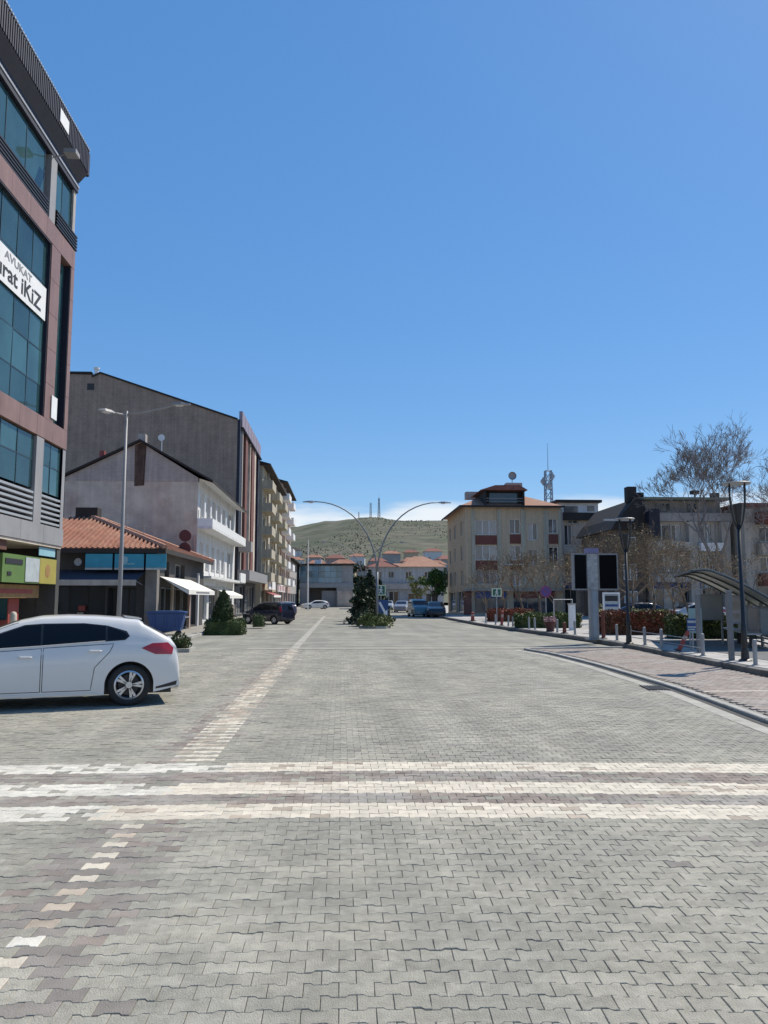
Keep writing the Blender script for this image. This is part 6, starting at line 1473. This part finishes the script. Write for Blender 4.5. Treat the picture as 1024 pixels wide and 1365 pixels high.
dg_ = thing('dark_gable_house', 'narrow house with a dark stepped roof and chimneys left of the long block', 'house', (22.5, 63, 0))
b = MB(); b.box(22.3, 24.7, 63, 72, 0, 7.4); part('wall', b, mat('dark_plaster', (.11, .085, .07), rough=.9, var=.25, streak=.2), dg_)
b = MB(); b.prism([(21.9, 62.6, 7.3), (24.75, 62.6, 7.3), (24.75, 62.6, 9.75), (23.9, 62.6, 9.8), (22.6, 62.6, 8.3)], (0, 10, 0)); part('roof', b, M_DROOF, dg_)
part('chimney', MB().box(23.55, 24.3, 63.2, 64, 9.6, 10.9), M_DROOF, dg_); part('chimney', MB().box(24.75, 25.3, 64.2, 65, 9.6, 10.55), M_DROOF, dg_); boxp('ledge', dg_, 21.2, 23.6, 62.2, 62.55, 7.95, 8.1, M_LSLAT)
f = Facade((22.3, 62.98, 0), (1, 0, 0), (0, -1, 0))
for z in (1.0, 3.2, 5.4): f.window(dg_, (.6, 1.7, z, z + 1.3), .02, cols=2, sill=False)
boxp('side_box', dg_, 24.72, 25.6, 61.8, 63, 6.6, 8.9, M_NAVYM)

t, f = block('long_block', 'long pale grey block with balcony openings behind the bare trees', 25.0, 31.6, 62.5, 74, 8.6, M_PALE, [(6.3, 7.7, [(.4, 1.7), (1.85, 2.6), (4.0, 4.5), (4.6, 5.1)]), (3.9, 5.3, [(.5, 1.8), (2.0, 2.7), (3.9, 4.5), (4.6, 5.2)]), (.3, 2.5, [(.3, 1.8), (2.2, 3.8), (4.2, 6.2)])])
boxp('attic', t, 24.9, 31.4, 63.4, 73, 8.602, 9.75, M_GREYW); boxp('attic_roof', t, 24.6, 31.9, 62.4, 73.4, 9.752, 9.95, mat('greenish_roof', (.22, .24, .19), rough=.8, var=.15)); boxp('parapet', t, 24.9, 31.7, 62.1, 62.49, 7.95, 8.62, M_GREYW)
for u in (27.0, 27.45, 27.9, 29.7, 30.15): boxp('attic_window', t, u - 1.1, u - .8, 63.36, 63.395, 8.85, 9.5, G_WIN)
boxp('stair_tower', t, 28.0, 28.7, 61.9, 62.49, .2, 7.9, M_PALE); boxp('stair_tower', t, 30.7, 31.4, 61.9, 62.49, .2, 7.9, M_PALE)
for z in (5.6, 3.1): boxp('balcony', t, 25.1, 27.9, 61.4, 62.49, z - .1, z + .6, M_PALE)
boxp('balcony', t, 28.75, 30.65, 61.5, 62.49, 5.5, 6.15, M_WPAINT)
b = MB(); b.tube([(29.2, 63.2, 9.9), (29.2, 63.2, 10.5)], .05, 6).box(28.9, 29.5, 63.0, 63.5, 10.3, 10.6).box(30.6, 31.2, 63, 63.5, 9.95, 10.4); part('roof_box', b, M_DROOF, t)
for k, (u0, u1, m_) in enumerate(((25.2, 27, M_SBLUE), (27.4, 29, M_SBLUE), (29.3, 31.3, M_LEDG))): boxp('shop_board', t, u0, u1, 62.3, 62.49, 2.55, 3.0, m_)
t, f = block('red_balcony_block', 'block with red brick balcony panels at the right edge', 31.9, 46, 61, 73, 9.0, M_PALE, [(6.2, 7.4, [(1.4, 2.6), (3.6, 5.0), (6.5, 8), (9.5, 11)]), (3.8, 5.0, [(1.4, 2.6), (3.6, 5.0), (6.5, 8), (9.5, 11)]), (.3, 2.5, [(.4, 2.8), (3.2, 5.6), (6.2, 9.2), (9.8, 12.8)])], roofm=M_BROOF)
for z in (7.6, 5.1, 2.7):
    for u0, u1 in ((33.0, 35.2), (35.4, 37.6), (38.2, 40.4), (41, 44)): boxp('balcony', t, u0, u1, 60.1, 60.99, z, z + .95, M_REDPAN if z != 5.1 else M_PALE)
boxp('pilaster', t, 31.9, 32.6, 60.6, 60.99, .2, 8.8, M_PALE)

# parked cars glimpsed before the right blocks, and a low dark wall behind the shelter
far_car('dark blue car glimpsed behind the red hedge near the shops', at(870, 55), 55, R(185), M_NAVYP, group='cars behind the hedge on the square')
far_car('silver car glimpsed behind the red hedge, right of the dark blue car', at(955, 53), 53, R(182), M_SILV, group='cars behind the hedge on the square')
